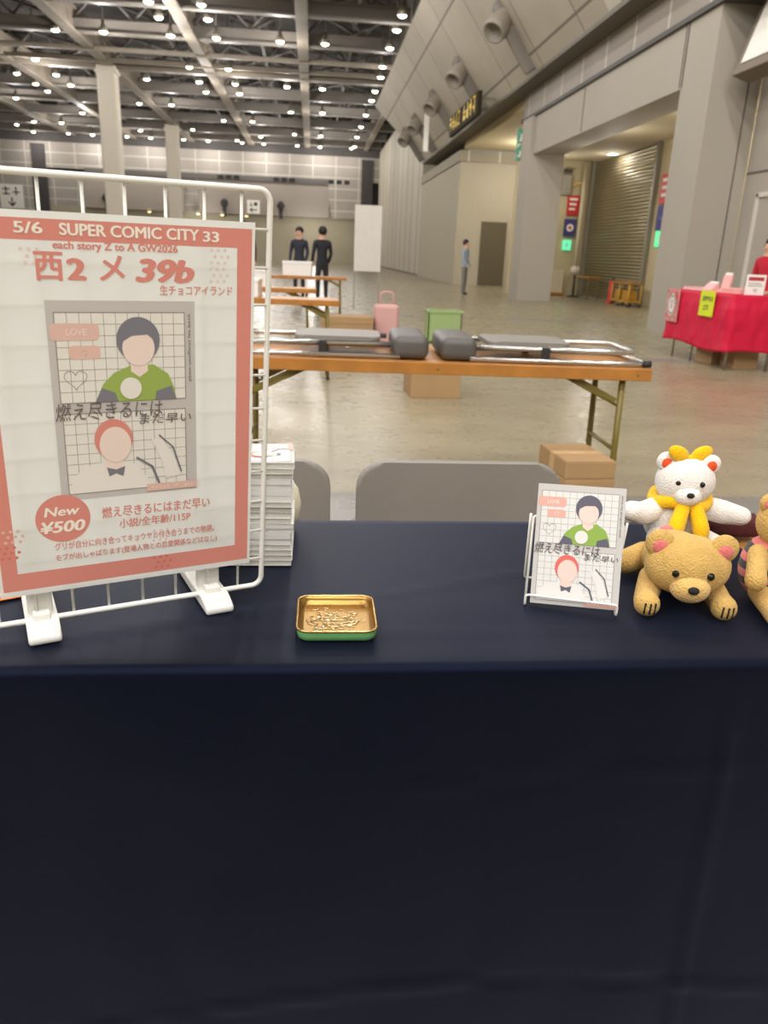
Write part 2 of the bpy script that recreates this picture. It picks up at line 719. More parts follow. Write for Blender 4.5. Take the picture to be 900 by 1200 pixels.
# roller shutter: ribbed curtain, two guide rails and a post
sh = struct(bpy.data.objects.new('door_2', None))
COL.objects.link(sh)
sb = MB()
nr = 44
prof = []
for i in range(nr):
    z0 = 0.03 + i * 4.22 / nr
    for (dz, dx) in ((0.0, 0.0), (0.12, -0.016), (0.30, -0.032), (0.5, -0.038), (0.70, -0.032), (0.88, -0.016)):
        prof.append((z0 + dz * 4.22 / nr, 9.36 + dx))
vA = [sb.bm.verts.new((x, 22.2, z)) for z, x in prof]
vB = [sb.bm.verts.new((x, 27.3, z)) for z, x in prof]
for i in range(len(prof) - 1):
    sb.bm.faces.new((vA[i], vA[i + 1], vB[i + 1], vB[i]))
sb.build('curtain', M_shutter, sh)
for yy in (22.1, 27.25):
    MB().box((9.3, yy, 2.15), (0.14, 0.14, 4.3), bev=0.01).build('guide_rail', M_steel, sh)

# block beyond the open bay
BY = 34.5
w = MB()
w.box((6.08 + 2.2, BY + 6.0, 2.6), (4.4, 12.0, 5.2))
struct(w.build('wall_right_far', mat('warm_wall', (172, 163, 142), 0.75, noise=0.03)))
w = MB()
w.box((8.27, BY + 5.9, 5.1), (4.5, 12.0, 0.42))
struct(w.build('trim_4', panel_mat('far_band_panels', (150, 142, 122), (196, 188, 170), 'XZ', (1.3, 2.0), 0.03, (0.1, 0), var=0.03)))
w = MB()
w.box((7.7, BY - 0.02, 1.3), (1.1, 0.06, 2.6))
struct(w.build('door_3', mat('doorway_shade', (92, 84, 62), 0.8)))  # flat slab; the shade of the open recess is put into its colour
w = MB()
w.box((8.5, 29.6, 5.7), (4.6, 9.7, 0.7))
struct(w.build('ceiling_open_bay', mat('open_bay_soffit', (206, 190, 150), 0.8)))
w = MB()
w.box((10.7, 31.0, 2.6), (0.2, 7.0, 5.2))
struct(w.build('wall_open_bay', MATS['warm_wall']))
# the long wall beyond, up to the far wall
w = MB()
w.box((6.5, 62.0, 5.0), (0.8, 31.0, 10.0))
struct(w.build('wall_right_end', panel_mat('end_wall_panels', (186, 178, 160), (120, 114, 104), 'YZ', (3.0, 10.0), 0.12, (0, 0), var=0.04)))

# sloped cladding that leans into the hall above the strip
s = MB()
xa, za, xb, zb = 5.62, 5.68, 3.35, 8.76
P = [(xa, 16.6, za), (xa, 42.8, za), (xb, 46.9, zb), (xb, 16.3, zb)]
T = [(p[0] + 0.25, p[1], p[2] + 0.15) for p in P]
va = [s.bm.verts.new(p) for p in P]
vt = [s.bm.verts.new(p) for p in T]
s.bm.faces.new(va)
s.bm.faces.new(vt[::-1])
for i in range(4):
    s.bm.faces.new((va[i], vt[i], vt[(i + 1) % 4], va[(i + 1) % 4]))
struct(s.build('wall_right_upper', M_pan_slope))
s = MB()
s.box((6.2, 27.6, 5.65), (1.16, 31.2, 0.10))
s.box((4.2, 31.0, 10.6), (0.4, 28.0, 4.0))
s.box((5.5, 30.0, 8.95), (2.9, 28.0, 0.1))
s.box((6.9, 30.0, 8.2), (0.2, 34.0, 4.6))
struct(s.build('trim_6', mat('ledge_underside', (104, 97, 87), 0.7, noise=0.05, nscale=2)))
# row of rivets/dimples under the ledge is left to the material

# far wall
FY = 77.0
w = MB()
w.box((-10, FY + 1.0, 6.3), (48, 0.4, 12.6), MATS.get('dark_gap') or mat('dark_gap', (58, 54, 53), 0.8))
w.box((-10, FY + 0.3, 8.35), (48, 0.6, 2.1), M_far)
w.box((-10, FY + 0.35, 11.0), (48, 0.5, 3.4), M_deck)
w.box((-10, FY + 0.5, 2.1), (48, 0.4, 4.2), M_far_low)
w.box((-10, FY + 0.5, 5.6), (30, 0.3, 3.0), M_far)
w.box((4.98, FY - 0.05, 4.6), (1.05, 0.3, 9.2), mat('dark_gap', (58, 54, 53), 0.8))
w.box((-24.1, FY - 0.05, 4.6), (1.1, 0.3, 9.2), MATS['dark_gap'])
w.box((-29, FY - 0.02, 4.6), (8.4, 0.3, 9.2), M_far)
w.box((2.95, FY + 0.0, 5.8), (3.0, 0.3, 3.4), M_far)
struct(w.build('wall_back', M_far))
w = MB()
for x0, x1 in ((-20.4, -11.6), (-10.3, 1.5)):
    w.prism([(FY + 0.2, 4.1), (FY - 0.5, 4.1), (FY + 0.1, 7.0), (FY + 0.2, 7.0)], x0, x1, axis='x')
struct(w.build('wall_back_sloped', M_far_slope))
w = MB()
w.box((-9, FY + 0.05, 7.2), (22.5, 0.3, 0.42))
struct(w.build('trim_7', mat('far_dark_band', (92, 88, 84), 0.8)))
w = MB()
for xc in (-7.6, -2.6, 2.4):
    for k in (-1, 0, 1):
        w.box((xc + k * 0.72, FY - 0.12, 7.22), (0.5, 0.1, 0.36), bev=0.03)
struct(w.build('window_1', M_black))
w = MB()
w.box((-33.8, 32, 6), (0.4, 96, 12))
struct(w.build('wall_left', M_far))

# columns of the hall
for cx, cy in ((-10.9, 47.4), (-10.95, 67.7)):
    c = MB()
    c.prism(rounded(0.98, 0.9, 0.12, 4, cx, cy), 0, 10.0, axis='z')
    c.box((cx, cy, 9.7), (1.12, 1.04, 0.14))
    struct(c.build('column', M_col))

# roof: lengthwise girders, cross trusses and their lattice
for gx in (-21.0, -15.8, -10.75, -5.5, -0.5, 4.75):
    b = MB()
    y0 = 54.5 if gx > 4 else 18.0
    b.box((gx, (y0 + FY) / 2, 10.0), (0.5 if gx < 4 else 0.4, FY - y0, 0.1))
    b.box((gx, (y0 + FY) / 2, 10.5), (0.08, FY - y0, 0.95))
    b.box((gx, (y0 + FY) / 2, 11.0), (0.42, FY - y0, 0.1))
    struct(b.build('girder', M_beam_long))
TY = [26.3, 31.1, 35.9, 40.8, 48.3, 54.2, 59.4, 65.2, 70.6, 75.6]
for i, ty in enumerate(TY):
    x1 = 3.9 if ty < 54 else 6.1
    b = MB()
    xm, xl = (x1 - 32) / 2, x1 + 32
    b.box((xm, ty, 10.06), (xl, 0.36, 0.08), M_beam)
    b.box((xm, ty, 10.32), (xl, 0.05, 0.46), M_beam)
    b.box((xm, ty, 10.56), (xl, 0.30, 0.06), M_beam)
    b.box((xm, ty + 0.1, 12.0), (xl, 0.22, 0.22), M_lattice)
    k = 0
    x = -31.5
    while x < x1 - 1.3:
        za_, zb_ = (10.6, 11.9) if k % 2 == 0 else (11.9, 10.6)
        b.tube([(x, ty, za_), (x + 1.3, ty, zb_)], 0.06, M_lattice, seg=5)
        x += 1.3
        k += 1
    struct(b.build('ceiling_truss', M_beam))
for ty in (43.5, 45.9, 47.4):
    struct(MB().box((-14.0, ty, 10.0), (36.0, 0.16, 0.2)).build('ceiling_rail', M_beam_long))
for k, (ya, yb) in enumerate(zip(TY[1:], TY[2:])):
    for xa_ in (-18.0, -12.8, -7.8, -2.8, 2.0):
        b = MB()
        b.tube([(xa_ - 2.2, ya, 11.6), (xa_, (ya + yb) / 2, 11.6), (xa_ - 2.2, yb, 11.6)], 0.09, seg=5)
        b.tube([(xa_ + 2.0, ya, 11.6), (xa_, (ya + yb) / 2, 11.6), (xa_ + 2.0, yb, 11.6)], 0.09, seg=5)
        b.box((xa_, (ya + yb) / 2, 11.75), (0.18, yb - ya, 0.24))
        struct(b.build('ceiling_brace', M_lattice))

# ------------------------------------------------------------------ foreground: table under the navy cloth
TZ = 0.72


def make_table(label, loc, rz, group=None, legs=True):
    """1.8 m folding table: laminate top, wooden edge, two folding leg frames with braces. origin: floor under the left front corner"""
    t = thing('folding_table', label, 'table', loc, rz, group)
    MB().box((0.9, 0.225, TZ - 0.008 - 0.004), (1.78, 0.43, 0.016), bev=0.002).build('tabletop', M_tabletop, t)
    e = MB()
    e.box((0.9, 0.011, TZ - 0.029), (1.8, 0.022, 0.05), bev=0.003)
    e.box((0.9, 0.439, TZ - 0.029), (1.8, 0.022, 0.05), bev=0.003)
    e.box((0.011, 0.225, TZ - 0.029), (0.022, 0.41, 0.05), bev=0.003)
    e.box((1.789, 0.225, TZ - 0.029), (0.022, 0.41, 0.05), bev=0.003)
    ed = e.build('apron', M_wood, t)
    sc_ = MB()
    sc_.bm.free()
    for sx in (0.06, 0.9, 1.74):
        MB().lathe([(0.0, 0.0), (0.005, 0.0), (0.004, 0.002), (0, 0.0025)], (sx, -0.0005, TZ - 0.03), seg=10, rot=(PI / 2, 0, 0)).build('screw', M_olive, ed)
    for sx, x0 in ((1, 0.11), (-1, 1.69)):
        for y in (0.04, 0.40):
            l = MB()
            l.tube([(x0, y, TZ - 0.03), (x0 - sx * 0.012, y, 0.012)], 0.014, seg=10)
            lo = l.build('leg', M_olive, t)
            MB().lathe([(0, 0), (0.017, 0), (0.017, 0.02), (0.014, 0.026), (0, 0.026)], (x0 - sx * 0.012, y, 0), seg=12).build('foot_cap', M_rubber, lo)
            b = MB()
            b.tube([(x0 - sx * 0.002, y, TZ - 0.17), (x0 + sx * 0.26, y, TZ - 0.045)], 0.006, seg=6)
            b.box((x0 + sx * 0.13, y, TZ - 0.09), (0.25, 0.004, 0.02), rot=(0, -sx * 0.447, 0))
            b.build('brace', M_olive, t)
        MB().tube([(x0 - sx * 0.004, 0.04, 0.36), (x0 - sx * 0.004, 0.40, 0.36)], 0.009, seg=8).build('stretcher', M_olive, t)
        MB().tube([(x0, 0.03, TZ - 0.05), (x0, 0.41, TZ - 0.05)], 0.010, seg=8).build('stretcher', M_olive, t)
    return t


tb = make_table('folding table hidden under the dark navy cloth in front', (-0.455, 0.715, 0), 0)
back_table = dup(tb, (-0.38, 3.21, 0), R(-2.6), 'wooden-edged folding table with olive legs standing behind the grey chairs')


def cloth():
    """navy cloth: lies on the table, falls over the front edge; soft creases"""
    mb = MB()
    x0, x1 = -0.347, 0.66
    yF, yB, top = 0.708, 1.172, TZ + 0.0022
    nx = 110
    prof = []
    for i in range(36):
        prof.append((yB - (yB - yF - 0.012) * i / 35, top, 0))
    for k in range(1, 7):
        a = R(90 * k / 6)
        prof.append((yF + 0.012 - 0.012 * math.sin(a), top - 0.012 + 0.012 * math.cos(a), 0))
    nd = 62
    for i in range(1, nd + 1):
        prof.append((yF, top - 0.012 - (top - 0.032) * i / nd, i / nd))
    from mathutils import noise as N
    rows = []
    for (y, z, d) in prof:
        row = []
        for i in range(nx + 1):
            xl = x0 - 0.03 - 0.095 * max(0.0, 1 - d / 0.55)
            x = xl + (x1 - xl) * i / nx
            p = Vector((x, y, z))
            if d > 0:
                wv = 0.010 * N.noise(Vector((x * 3.2, z * 1.3, 3.1))) + 0.004 * N.noise(Vector((x * 9, z * 4.2, 1.7)))
                # fold creases from storage
                cz = abs(z - 0.26 - 0.03 * math.sin(x * 5 + 0.6))
                wv += 0.003 * math.exp(-(cz / 0.006) ** 2)
                cz = abs(z - 0.575 - 0.06 * (x - 0.2) - 0.012 * N.noise(Vector((x * 6, 0, 0))))
                wv += 0.002 * math.exp(-(cz / 0.006) ** 2) * (1 if x > 0.12 else 0.2)
                cx_ = abs(x - 0.47)
                wv += 0.003 * math.exp(-(cx_ / 0.008) ** 2)
                p.y -= abs(wv) * min(1, d * 6) + 0.006 * d + 0.0005
                p.x += 0.004 * d if i == 0 else 0
            else:
                h = 0.0016 * max(0, N.noise(Vector((x * 5, y * 9, 0.3))))
                ln = abs((y - 0.86) - 0.32 * (x - 0.0) + 0.02 * N.noise(Vector((x * 6, y * 3, 0))))
                h += 0.0015 * math.exp(-(ln / 0.006) ** 2)
                ln = abs((y - 0.79) - 0.02 * (x - 0.4))
                h += 0.001 * math.exp(-(ln / 0.004) ** 2)
                p.z += h
            row.append(mb.bm.verts.new(p))
        rows.append(row)
    for A, B in zip(rows, rows[1:]):
        for i in range(nx):
            f = mb.bm.faces.new((A[i], A[i + 1], B[i + 1], B[i]))
            f.smooth = True
    o = mb.build('tablecloth', M_cloth)
    so = o.modifiers.new('thickness', 'SOLIDIFY')
    so.thickness = 0.0012
    so.offset = -1
    return tag(o, 'dark navy cloth draped over the front table down to the floor', 'tablecloth')


cloth()
CZ = TZ + 0.0045          # the cloth's upper surface incl. its soft creases

# ------------------------------------------------------------------ wire grid with feet, and the poster hung on it
ga = R(22.2)
GU = Vector((math.cos(ga), math.sin(ga), 0))
GN = Vector((GU.y, -GU.x, 0))                        # towards the viewer
grid_base = Vector((-0.11, 0.868, 0.735))
LEAN = R(6)
# local frame: x along the grid, y away from the viewer, z up; leaning 6 degrees forwards
GROOT = grid_base - GU * 0.233
GROOT.z = CZ
gr = thing('display_grid', 'white wire grid panel standing on white plastic feet on the navy cloth', 'display grid', GROOT, ga)
GH, GW0, GW1 = 0.452, -0.115, 0.287
lean_m = Matrix.Translation((0, 0, 0.0125)) @ Matrix.Rotation(LEAN, 4, 'X')


def on_grid(mb):
    for v in mb.bm.verts:
        v.co = lean_m @ v.co
    return mb


fr = MB()
pth = []
for (cx, cz, a0) in ((GW1 - 0.012, GH - 0.012, 0), (GW0 + 0.012, GH - 0.012, 90), (GW0 + 0.012, -0.0 + 0.012, 180), (GW1 - 0.012, 0.012, 270)):
    for k in range(6):
        a = R(a0 + 18 * k)
        pth.append((cx + 0.012 * math.cos(a), 0, cz + 0.012 * math.sin(a)))
fr.tube(pth, 0.0032, seg=10, closed=True)
on_grid(fr).build('outer_frame', M_white_wire, gr)
x = 0.0705 + 0.0 - 0.0375 * 4
k = 0
while x < GW1 - 0.01:
    if x > GW0 + 0.01:
        wv = MB().tube([(x, 0.0026, 0), (x, 0.0026, GH)], 0.0016, seg=8)
        on_grid(wv).build('upright_wire', M_white_wire, gr)
    x += 0.0375
for i in range(1, 12):
    z = GH * i / 12.0
    if abs(z - GH) > 0.01 and z < GH - 0.03:
        wv = MB().tube([(GW0, -0.0012, z), (GW1, -0.0012, z)], 0.0015, seg=8)
        on_grid(wv).build('cross_wire', M_white_wire, gr)
for fx in (0.037, 0.225):
    ft = MB()
    # foot: long low bar rounded at the front, sloping down to its tip
    pr = [(-0.038, 0.0), (-0.038, 0.008), (-0.030, 0.012), (-0.012, 0.0145), (0.09, 0.0145), (0.12, 0.008), (0.12, 0.0)]
    ft.prism(pr, fx - 0.0165, fx + 0.0165, axis='x', bev=0.003)
    fo = ft.build('foot', M_white_plastic, gr)
    po = MB()
    po.box((fx, 0.018, 0.076), (0.026, 0.016, 0.130), bev=0.003)
    po.build('post', M_white_plastic, fo)
    MB().box((fx, -0.002, 0.0165), (0.018, 0.014, 0.012), bev=0.002).build('clip', M_white_plastic, fo)


def hand_title(Fl, x0, y0, x1, y1, m, L, body, wob=0.0):
    Fl.text(body, x0, y0, x1, y1, m, L, bold=0.0, shear=0.12)


def heart(Fl, cx, cy, r, w, m, L):
    pts = []
    for k in range(33):
        a = 2 * PI * k / 32
        hx = 16 * math.sin(a) ** 3 / 17
        hy = (13 * math.cos(a) - 5 * math.cos(2 * a) - 2 * math.cos(3 * a) - math.cos(4 * a)) / 17
        pts.append((cx + r * hx, cy + r * hy))
    Fl.line(pts, w, m, L)


def artwork(Fl, x0, y0, x1, y1, L, P):
    """two gridded panels with a plain faceless bust each, caption tags and the handwritten title.
    coordinates inside: 0..1 of the cover"""
    W, H = x1 - x0, y1 - y0

    def q(a, b):
        return (x0 + a * W, y0 + b * H)

    def rect(a, b, c, d, m, l):
        Fl.rect(*q(a, b), *q(c, d), m, L + l)

    rect(0, 0, 1, 1, P['grey'], 0)
    for (a, b, c, d) in ((0.05, 0.51, 0.925, 0.945), (0.055, 0.035, 0.92, 0.455)):
        rect(a, b, c, d, P['paper'], 1)
        nxx, nyy = 11, 8
        for i in range(1, nxx):
            t = a + (c - a) * i / nxx
            Fl.line([q(t, b), q(t, d)], 0.0035 * W, P['line'], L + 2)
        for i in range(1, nyy):
            t = b + (d - b) * i / nyy
            Fl.line([q(a, t), q(c, t)], 0.0035 * W, P['line'], L + 2)
        Fl.line([q(a, b), q(c, b), q(c, d), q(a, d), q(a, b)], 0.007 * W, P['line'], L + 2)

    def pl(pts, m, l):
        Fl.poly([q(*p) for p in pts], m, L + l)

    def el(cx, cy, rx, ry, m, l):
        Fl.ell(x0 + cx * W, y0 + cy * H, rx * W, ry * H, m, L + l)
    # upper bust: plain round head, dark hair, green pullover; no face
    pl([(0.28, 0.51), (0.34, 0.60), (0.42, 0.655), (0.54, 0.69), (0.70, 0.69), (0.80, 0.64), (0.84, 0.57), (0.855, 0.51)], P['green'], 4)
    pl([(0.28, 0.51), (0.33, 0.58), (0.42, 0.555), (0.44, 0.51)], P['slate'], 5)
    pl([(0.70, 0.51), (0.71, 0.555), (0.82, 0.58), (0.855, 0.51)], P['slate'], 5)
    pl([(0.535, 0.66), (0.535, 0.76), (0.655, 0.76), (0.655, 0.66), (0.595, 0.63)], P['skin'], 5)
    el(0.595, 0.815, 0.150, 0.110, P['slate'], 6)
    el(0.595, 0.775, 0.112, 0.088, P['skin'], 7)
    pl([(0.47, 0.80), (0.49, 0.87), (0.60, 0.895), (0.71, 0.86), (0.72, 0.80), (0.66, 0.84), (0.55, 0.835)], P['slate'], 8)
    el(0.53, 0.575, 0.075, 0.055, P['paper'], 8)
    # lower bust: pale hair band, white shirt; no face
    pl([(0.06, 0.036), (0.10, 0.13), (0.22, 0.185), (0.40, 0.205), (0.55, 0.17), (0.62, 0.09), (0.65, 0.036)], P['paper2'], 4)
    Fl.line([q(0.55, 0.205), q(0.66, 0.15), q(0.71, 0.05)], 0.018 * W, P['slate'], L + 5)
    pl([(0.32, 0.15), (0.33, 0.24), (0.45, 0.24), (0.46, 0.15), (0.39, 0.13)], P['skin'], 5)
    el(0.39, 0.315, 0.135, 0.105, P['salmon'], 6)
    el(0.40, 0.285, 0.112, 0.095, P['skin'], 7)
    pl([(0.345, 0.115), (0.33, 0.165), (0.395, 0.15), (0.46, 0.165), (0.445, 0.11), (0.395, 0.13)], P['slate'], 6)
    pl([(0.66, 0.30), (0.74, 0.30), (0.84, 0.18), (0.87, 0.09), (0.76, 0.08), (0.74, 0.17)], P['paper2'], 5)
    Fl.line([q(0.72, 0.32), q(0.82, 0.25), q(0.88, 0.11)], 0.012 * W, P['slate'], L + 6)
    # speech tags
    Fl.rrect(*q(0.015, 0.815), *q(0.335, 0.895), 0.035 * W, P['tag'], L + 3)
    Fl.rrect(*q(0.125, 0.725), *q(0.335, 0.79), 0.03 * W, P['tag'], L + 3)
    Fl.text('LOVE', *q(0.12, 0.84), *q(0.25, 0.87), P['tagtext'], L + 4)
    heart(Fl, x0 + 0.23 * W, y0 + 0.757 * H, 0.025 * W, 0.006 * W, P['tagtext'], L + 4)
    heart(Fl, x0 + 0.16 * W, y0 + 0.63 * H, 0.08 * W, 0.004 * W, P['line'], L + 4)
    Fl.text('pkmn unofficial fan book', *q(0.945, 0.60), *q(0.975, 0.94), P['script'], L + 3, turn=True, spacing=1.15)
    hand_title(Fl, *q(0.005, 0.422), *q(0.75, 0.512), P['script'], L + 9, '燃え尽きるには')
    hand_title(Fl, *q(0.58, 0.385), *q(0.96, 0.435), P['script'], L + 9, 'まだ早い')
    Fl.rect(*q(0.615, 0.012), *q(1.0, 0.052), P['tag'], L + 6)
    Fl.text('kyoya  ×  gri', *q(0.65, 0.02), *q(0.96, 0.045), P['tagtext'], L + 7, spacing=1.3)


INK = dict(grey=M_artgrey, paper=M_artpaper, paper2=mat('pale_ink', (228, 222, 214), 0.7), line=M_line, green=M_green_ink,
           slate=M_slate, skin=M_skin_ink, salmon=M_salmon, tag=M_salmon_pale, tagtext=mat('tag_text_ink', (236, 216, 206), 0.7), script=M_script)

PW, PH = 0.270, 0.386
po = thing('poster', 'white paper poster with salmon border and event text hung on the wire grid', 'poster', GROOT, ga)
PM = lean_m @ Matrix.Translation((0, -0.0052, 0.035))


def place_print(o):
    for v in o.data.vertices:
        v.co = PM @ v.co
    return o


shm = MB()
shm.quad((0, 0, 0), (PW, 0, 0), (PW, 0, PH), (0, 0, PH))
place_print(shm.build('sheet', M_paper, po))
B_ = Flat()
mg = 0.0032
B_.rect(mg, 0.361, PW - mg, PH - 0.0065, M_salmon, 1)            # top band
B_.rect(mg, 0.0065, PW - mg, 0.0265, M_salmon, 1)                # bottom band
B_.rect(mg, 0.0265, 0.0185, 0.361, M_salmon, 1)                  # left bar
B_.rect(PW - 0.0185, 0.0265, PW - mg, 0.361, M_salmon, 1)        # right bar
# dotted tape scraps
for (tx, ty, n, rt, inkd) in ((0.060, 0.347, 3, 0.25, M_dot), (0.232, 0.352, 3, 0.0, M_dot), (0.231, 0.334, 3, 0.05, M_dot), (0.166, 0.052, 3, -0.1, M_dot),
                        (0.017, 0.070, 3, 0.1, M_salmon_pale), (0.012, 0.052, 3, 0.1, mat('deep_salmon_ink', (208, 116, 102), 0.7)), (0.166, 0.018, 3, 0.1, MATS['deep_salmon_ink'])):
    for i in range(n):
        for j in range(n):
            B_.ell(tx + (i - 1) * 0.0068 + (0.0034 if j % 2 else 0) + rt * (j - 1) * -0.006, ty + (j - 1) * 0.006, 0.0017, 0.0017, inkd, 2, seg=10)
place_print(B_.build('border', po))

A_ = Flat()
artwork(A_, 0.0675, 0.104, 0.2075, 0.308, 1, INK)
place_print(A_.build('cover_artwork', po))

L_ = Flat()
M_cream = mat('cream_ink', (240, 232, 218), 0.7)
S = M_salmon
L_.text('5/6', 0.0475, 0.3665, 0.0715, 0.3765, M_cream, 3, bold=0.03)
L_.text('SUPER COMIC CITY', 0.0853, 0.3660, 0.2130, 0.3768, M_cream, 3, bold=0.04)
L_.text('33', 0.2165, 0.3655, 0.2330, 0.3755, M_cream, 3, bold=0.04)
L_.text('each story Z to A GW2026', 0.0785, 0.3520, 0.1920, 0.3612, S, 3, bold=0.04)
L_.text('西', 0.0615, 0.3255, 0.0865, 0.3515, S, 3, bold=0.032)
L_.text('2', 0.0890, 0.3265, 0.1063, 0.3465, S, 3, bold=0.06)
L_.text('メ', 0.1178, 0.3265, 0.1412, 0.3500, S, 3, bold=0.03)
L_.text('39b', 0.1505, 0.3255, 0.2080, 0.3480, S, 3, bold=0.06, shear=0.2)
L_.text('生チョコアイランド', 0.1735, 0.3140, 0.2465, 0.3235, S, 3, bold=0.018)
L_.text('燃え尽きるにはまだ早い', 0.1058, 0.0795, 0.2220, 0.0925, S, 3, bold=0.022)
L_.text('小説/全年齢/115P', 0.1228, 0.0660, 0.2000, 0.0770, S, 3, bold=0.022)
L_.text('グリが自分に向き合ってキョウヤと付き合うまでの物語。', 0.0565, 0.0485, 0.2270, 0.0575, S, 3, bold=0.016)
L_.text('モブが出しゃばります(登場人物との恋愛関係などはなし)', 0.0562, 0.0345, 0.2300, 0.0440, S, 3, bold=0.016)
place_print(L_.build('lettering', po))
Bd = Flat()
Bd.ell(0.0672, 0.0845, 0.0268, 0.0268, M_salmon, 2, seg=48)
Bd.text('New', 0.0490, 0.0880, 0.0840, 0.0985, M_cream, 3, bold=0.03, shear=0.18)
Bd.text('¥500', 0.0440, 0.0690, 0.0885, 0.0825, M_cream, 3, bold=0.04, shear=0.18)
place_print(Bd.build('price_badge', po))

# small orange card half out of the frame behind the grid foot
oc = MB().box((0, 0, 0.0006), (0.07, 0.05, 0.0012), bev=0.0004)
tag(oc.build('card', mat('orange_card', (236, 128, 44), 0.6), None, (-0.382 + 0.028, 0.90, CZ), (0, 0, 0.5)), 'small orange card lying on the cloth at the left edge behind the grid foot', 'card')

# ------------------------------------------------------------------ stack of books
NB = 19
TH = 0.0073
ORD = ['bottom', 'second from the bottom', 'third from the bottom', 'fourth from the bottom', 'fifth from the bottom', 'sixth from the bottom',
       'seventh from the bottom', 'eighth from the bottom', 'ninth from the bottom', 'tenth from the bottom', 'ninth from the top', 'eighth from the top',
       'seventh from the top', 'sixth from the top', 'fifth from the top', 'fourth from the top', 'third from the top', 'second from the top', 'topmost']
M_pages = mat('page_block', (200, 196, 185), 0.85, noise=0.05, nscale=200)
M_cover = mat('white_cover', (216, 214, 208), 0.45)
M_spine_text = mat('spine_ink', (70, 66, 64), 0.7)
BRIGHT = dict(INK)
BRIGHT.update(grey=mat('cover_grey', (192, 188, 183), 0.5), paper=mat('cover_paper', (216, 215, 210), 0.5), paper2=mat('cover_pale', (220, 217, 212), 0.5),
              line=mat('cover_line', (150, 148, 148), 0.6), green=mat('cover_green', (134, 166, 66), 0.5), slate=mat('cover_slate', (88, 86, 100), 0.5),
              skin=mat('cover_skin', (226, 200, 188), 0.5), salmon=mat('cover_salmon', (216, 100, 92), 0.5), tag=mat('cover_tag', (220, 164, 150), 0.5),
              tagtext=mat('cover_tagtext', (250, 232, 224), 0.5), script=mat('cover_script', (84, 74, 74), 0.6))


def make_book(name, label, loc, rz, group=None, art=False, spine_text=False):
    """A6 paperback lying flat: x = long side .148, y = short side .105, spine on the right (short sides front/back)"""
    b = thing(name, label, 'book', loc, rz, group)
    p = MB()
    p.box((0, 0, TH / 2), (0.1465, 0.1035, TH - 0.0012))
    p.build('pages', M_pages, b)
    c = MB()
    c.box((0, 0, 0.0003), (0.148, 0.105, 0.0005))
    c.box((0, 0, TH - 0.0003), (0.148, 0.105, 0.0005))
    c.box((0, 0.0523, TH / 2), (0.148, 0.0005, TH - 0.0002))
    c.build('cover', M_cover, b)
    return b


SX, SY = -0.0985, 1.0300
z = CZ + 0.0002
books = None
for i in range(NB):
    jx, jy = random.uniform(-0.0022, 0.0022), random.uniform(-0.0015, 0.0015)
    flip = PI if (i // 4) % 2 else 0.0
    lab = {0: 'white paperback at the bottom of the stack behind the poster', NB - 1: 'printed paperback lying topmost on the book stack with cover art showing'}.get(
        i, 'white paperback %s of the book stack' % ORD[i])
    if books is None:
        books = make_book('paperback_book', lab, (SX + jx, SY + jy, z), flip, 'paperbacks in the stack behind the poster')
    else:
        books2 = dup(books, (SX + jx, SY + jy, z), flip + random.uniform(-0.012, 0.012), lab, 'paperbacks in the stack behind the poster')
        if i == NB - 1:
            books2.rotation_euler = (0, 0, R(2))
            books2.location.x += 0.001
            cv = Flat(base=0)
            artwork(cv, -0.0525, -0.074, 0.0525, 0.074, 1, BRIGHT)
            ao = cv.build('cover_artwork', books2)
            ao.matrix_local = Matrix.Translation((0, 0, TH)) @ Matrix.Rotation(R(90), 4, 'Z') @ Matrix.Rotation(R(-90), 4, 'X')
    z += TH + 0.00025

# rounded cream pouch peeping out behind the stack
pc = MB()
pc.lathe([(0, 0), (0.02, 0.002), (0.03, 0.018), (0.032, 0.04), (0.028, 0.062), (0.018, 0.076), (0.006, 0.08), (0, 0.0805)], (0, 0, 0), seg=24)
pu = thing('pouch', 'cream rounded pouch peeping out behind the book stack', 'pouch', (-0.046, 1.132, CZ))
pc.build('body', mat('cream_fabric', (226, 216, 186), 0.85, bump=0.2, bscale=200, sheen=0.2), pu)
MB().tube([(0.018 * math.cos(2 * PI * k / 20), 0.018 * math.sin(2 * PI * k / 20), 0.0755) for k in range(20)], 0.002, seg=6, closed=True).build('drawstring', mat('beige_cord', (206, 192, 160), 0.8), pu)

# ------------------------------------------------------------------ coin tray (green tin, gold inside)
tin = thing('coin_tray', 'small shallow tin tray, gold inside and green outside, on the navy cloth', 'tray', (0.0308, 0.8035, CZ), R(-0.6))
TWx, TWy, THt = 0.0880, 0.0930, 0.0150


def rrloop(w_, h_, r_, z_):
    return [(p[0], p[1], z_) for p in rounded(w_, h_, r_, 6)]


def shell(loops, m_name, name):
    mb = MB()
    rings = [[mb.bm.verts.new(p) for p in l] for l in loops]
    n_ = len(rings[0])
    for A, B in zip(rings, rings[1:]):
        for k in range(n_):
            f = mb.bm.faces.new((A[k], A[(k + 1) % n_], B[(k + 1) % n_], B[k]))
            f.smooth = True
    return mb, rings


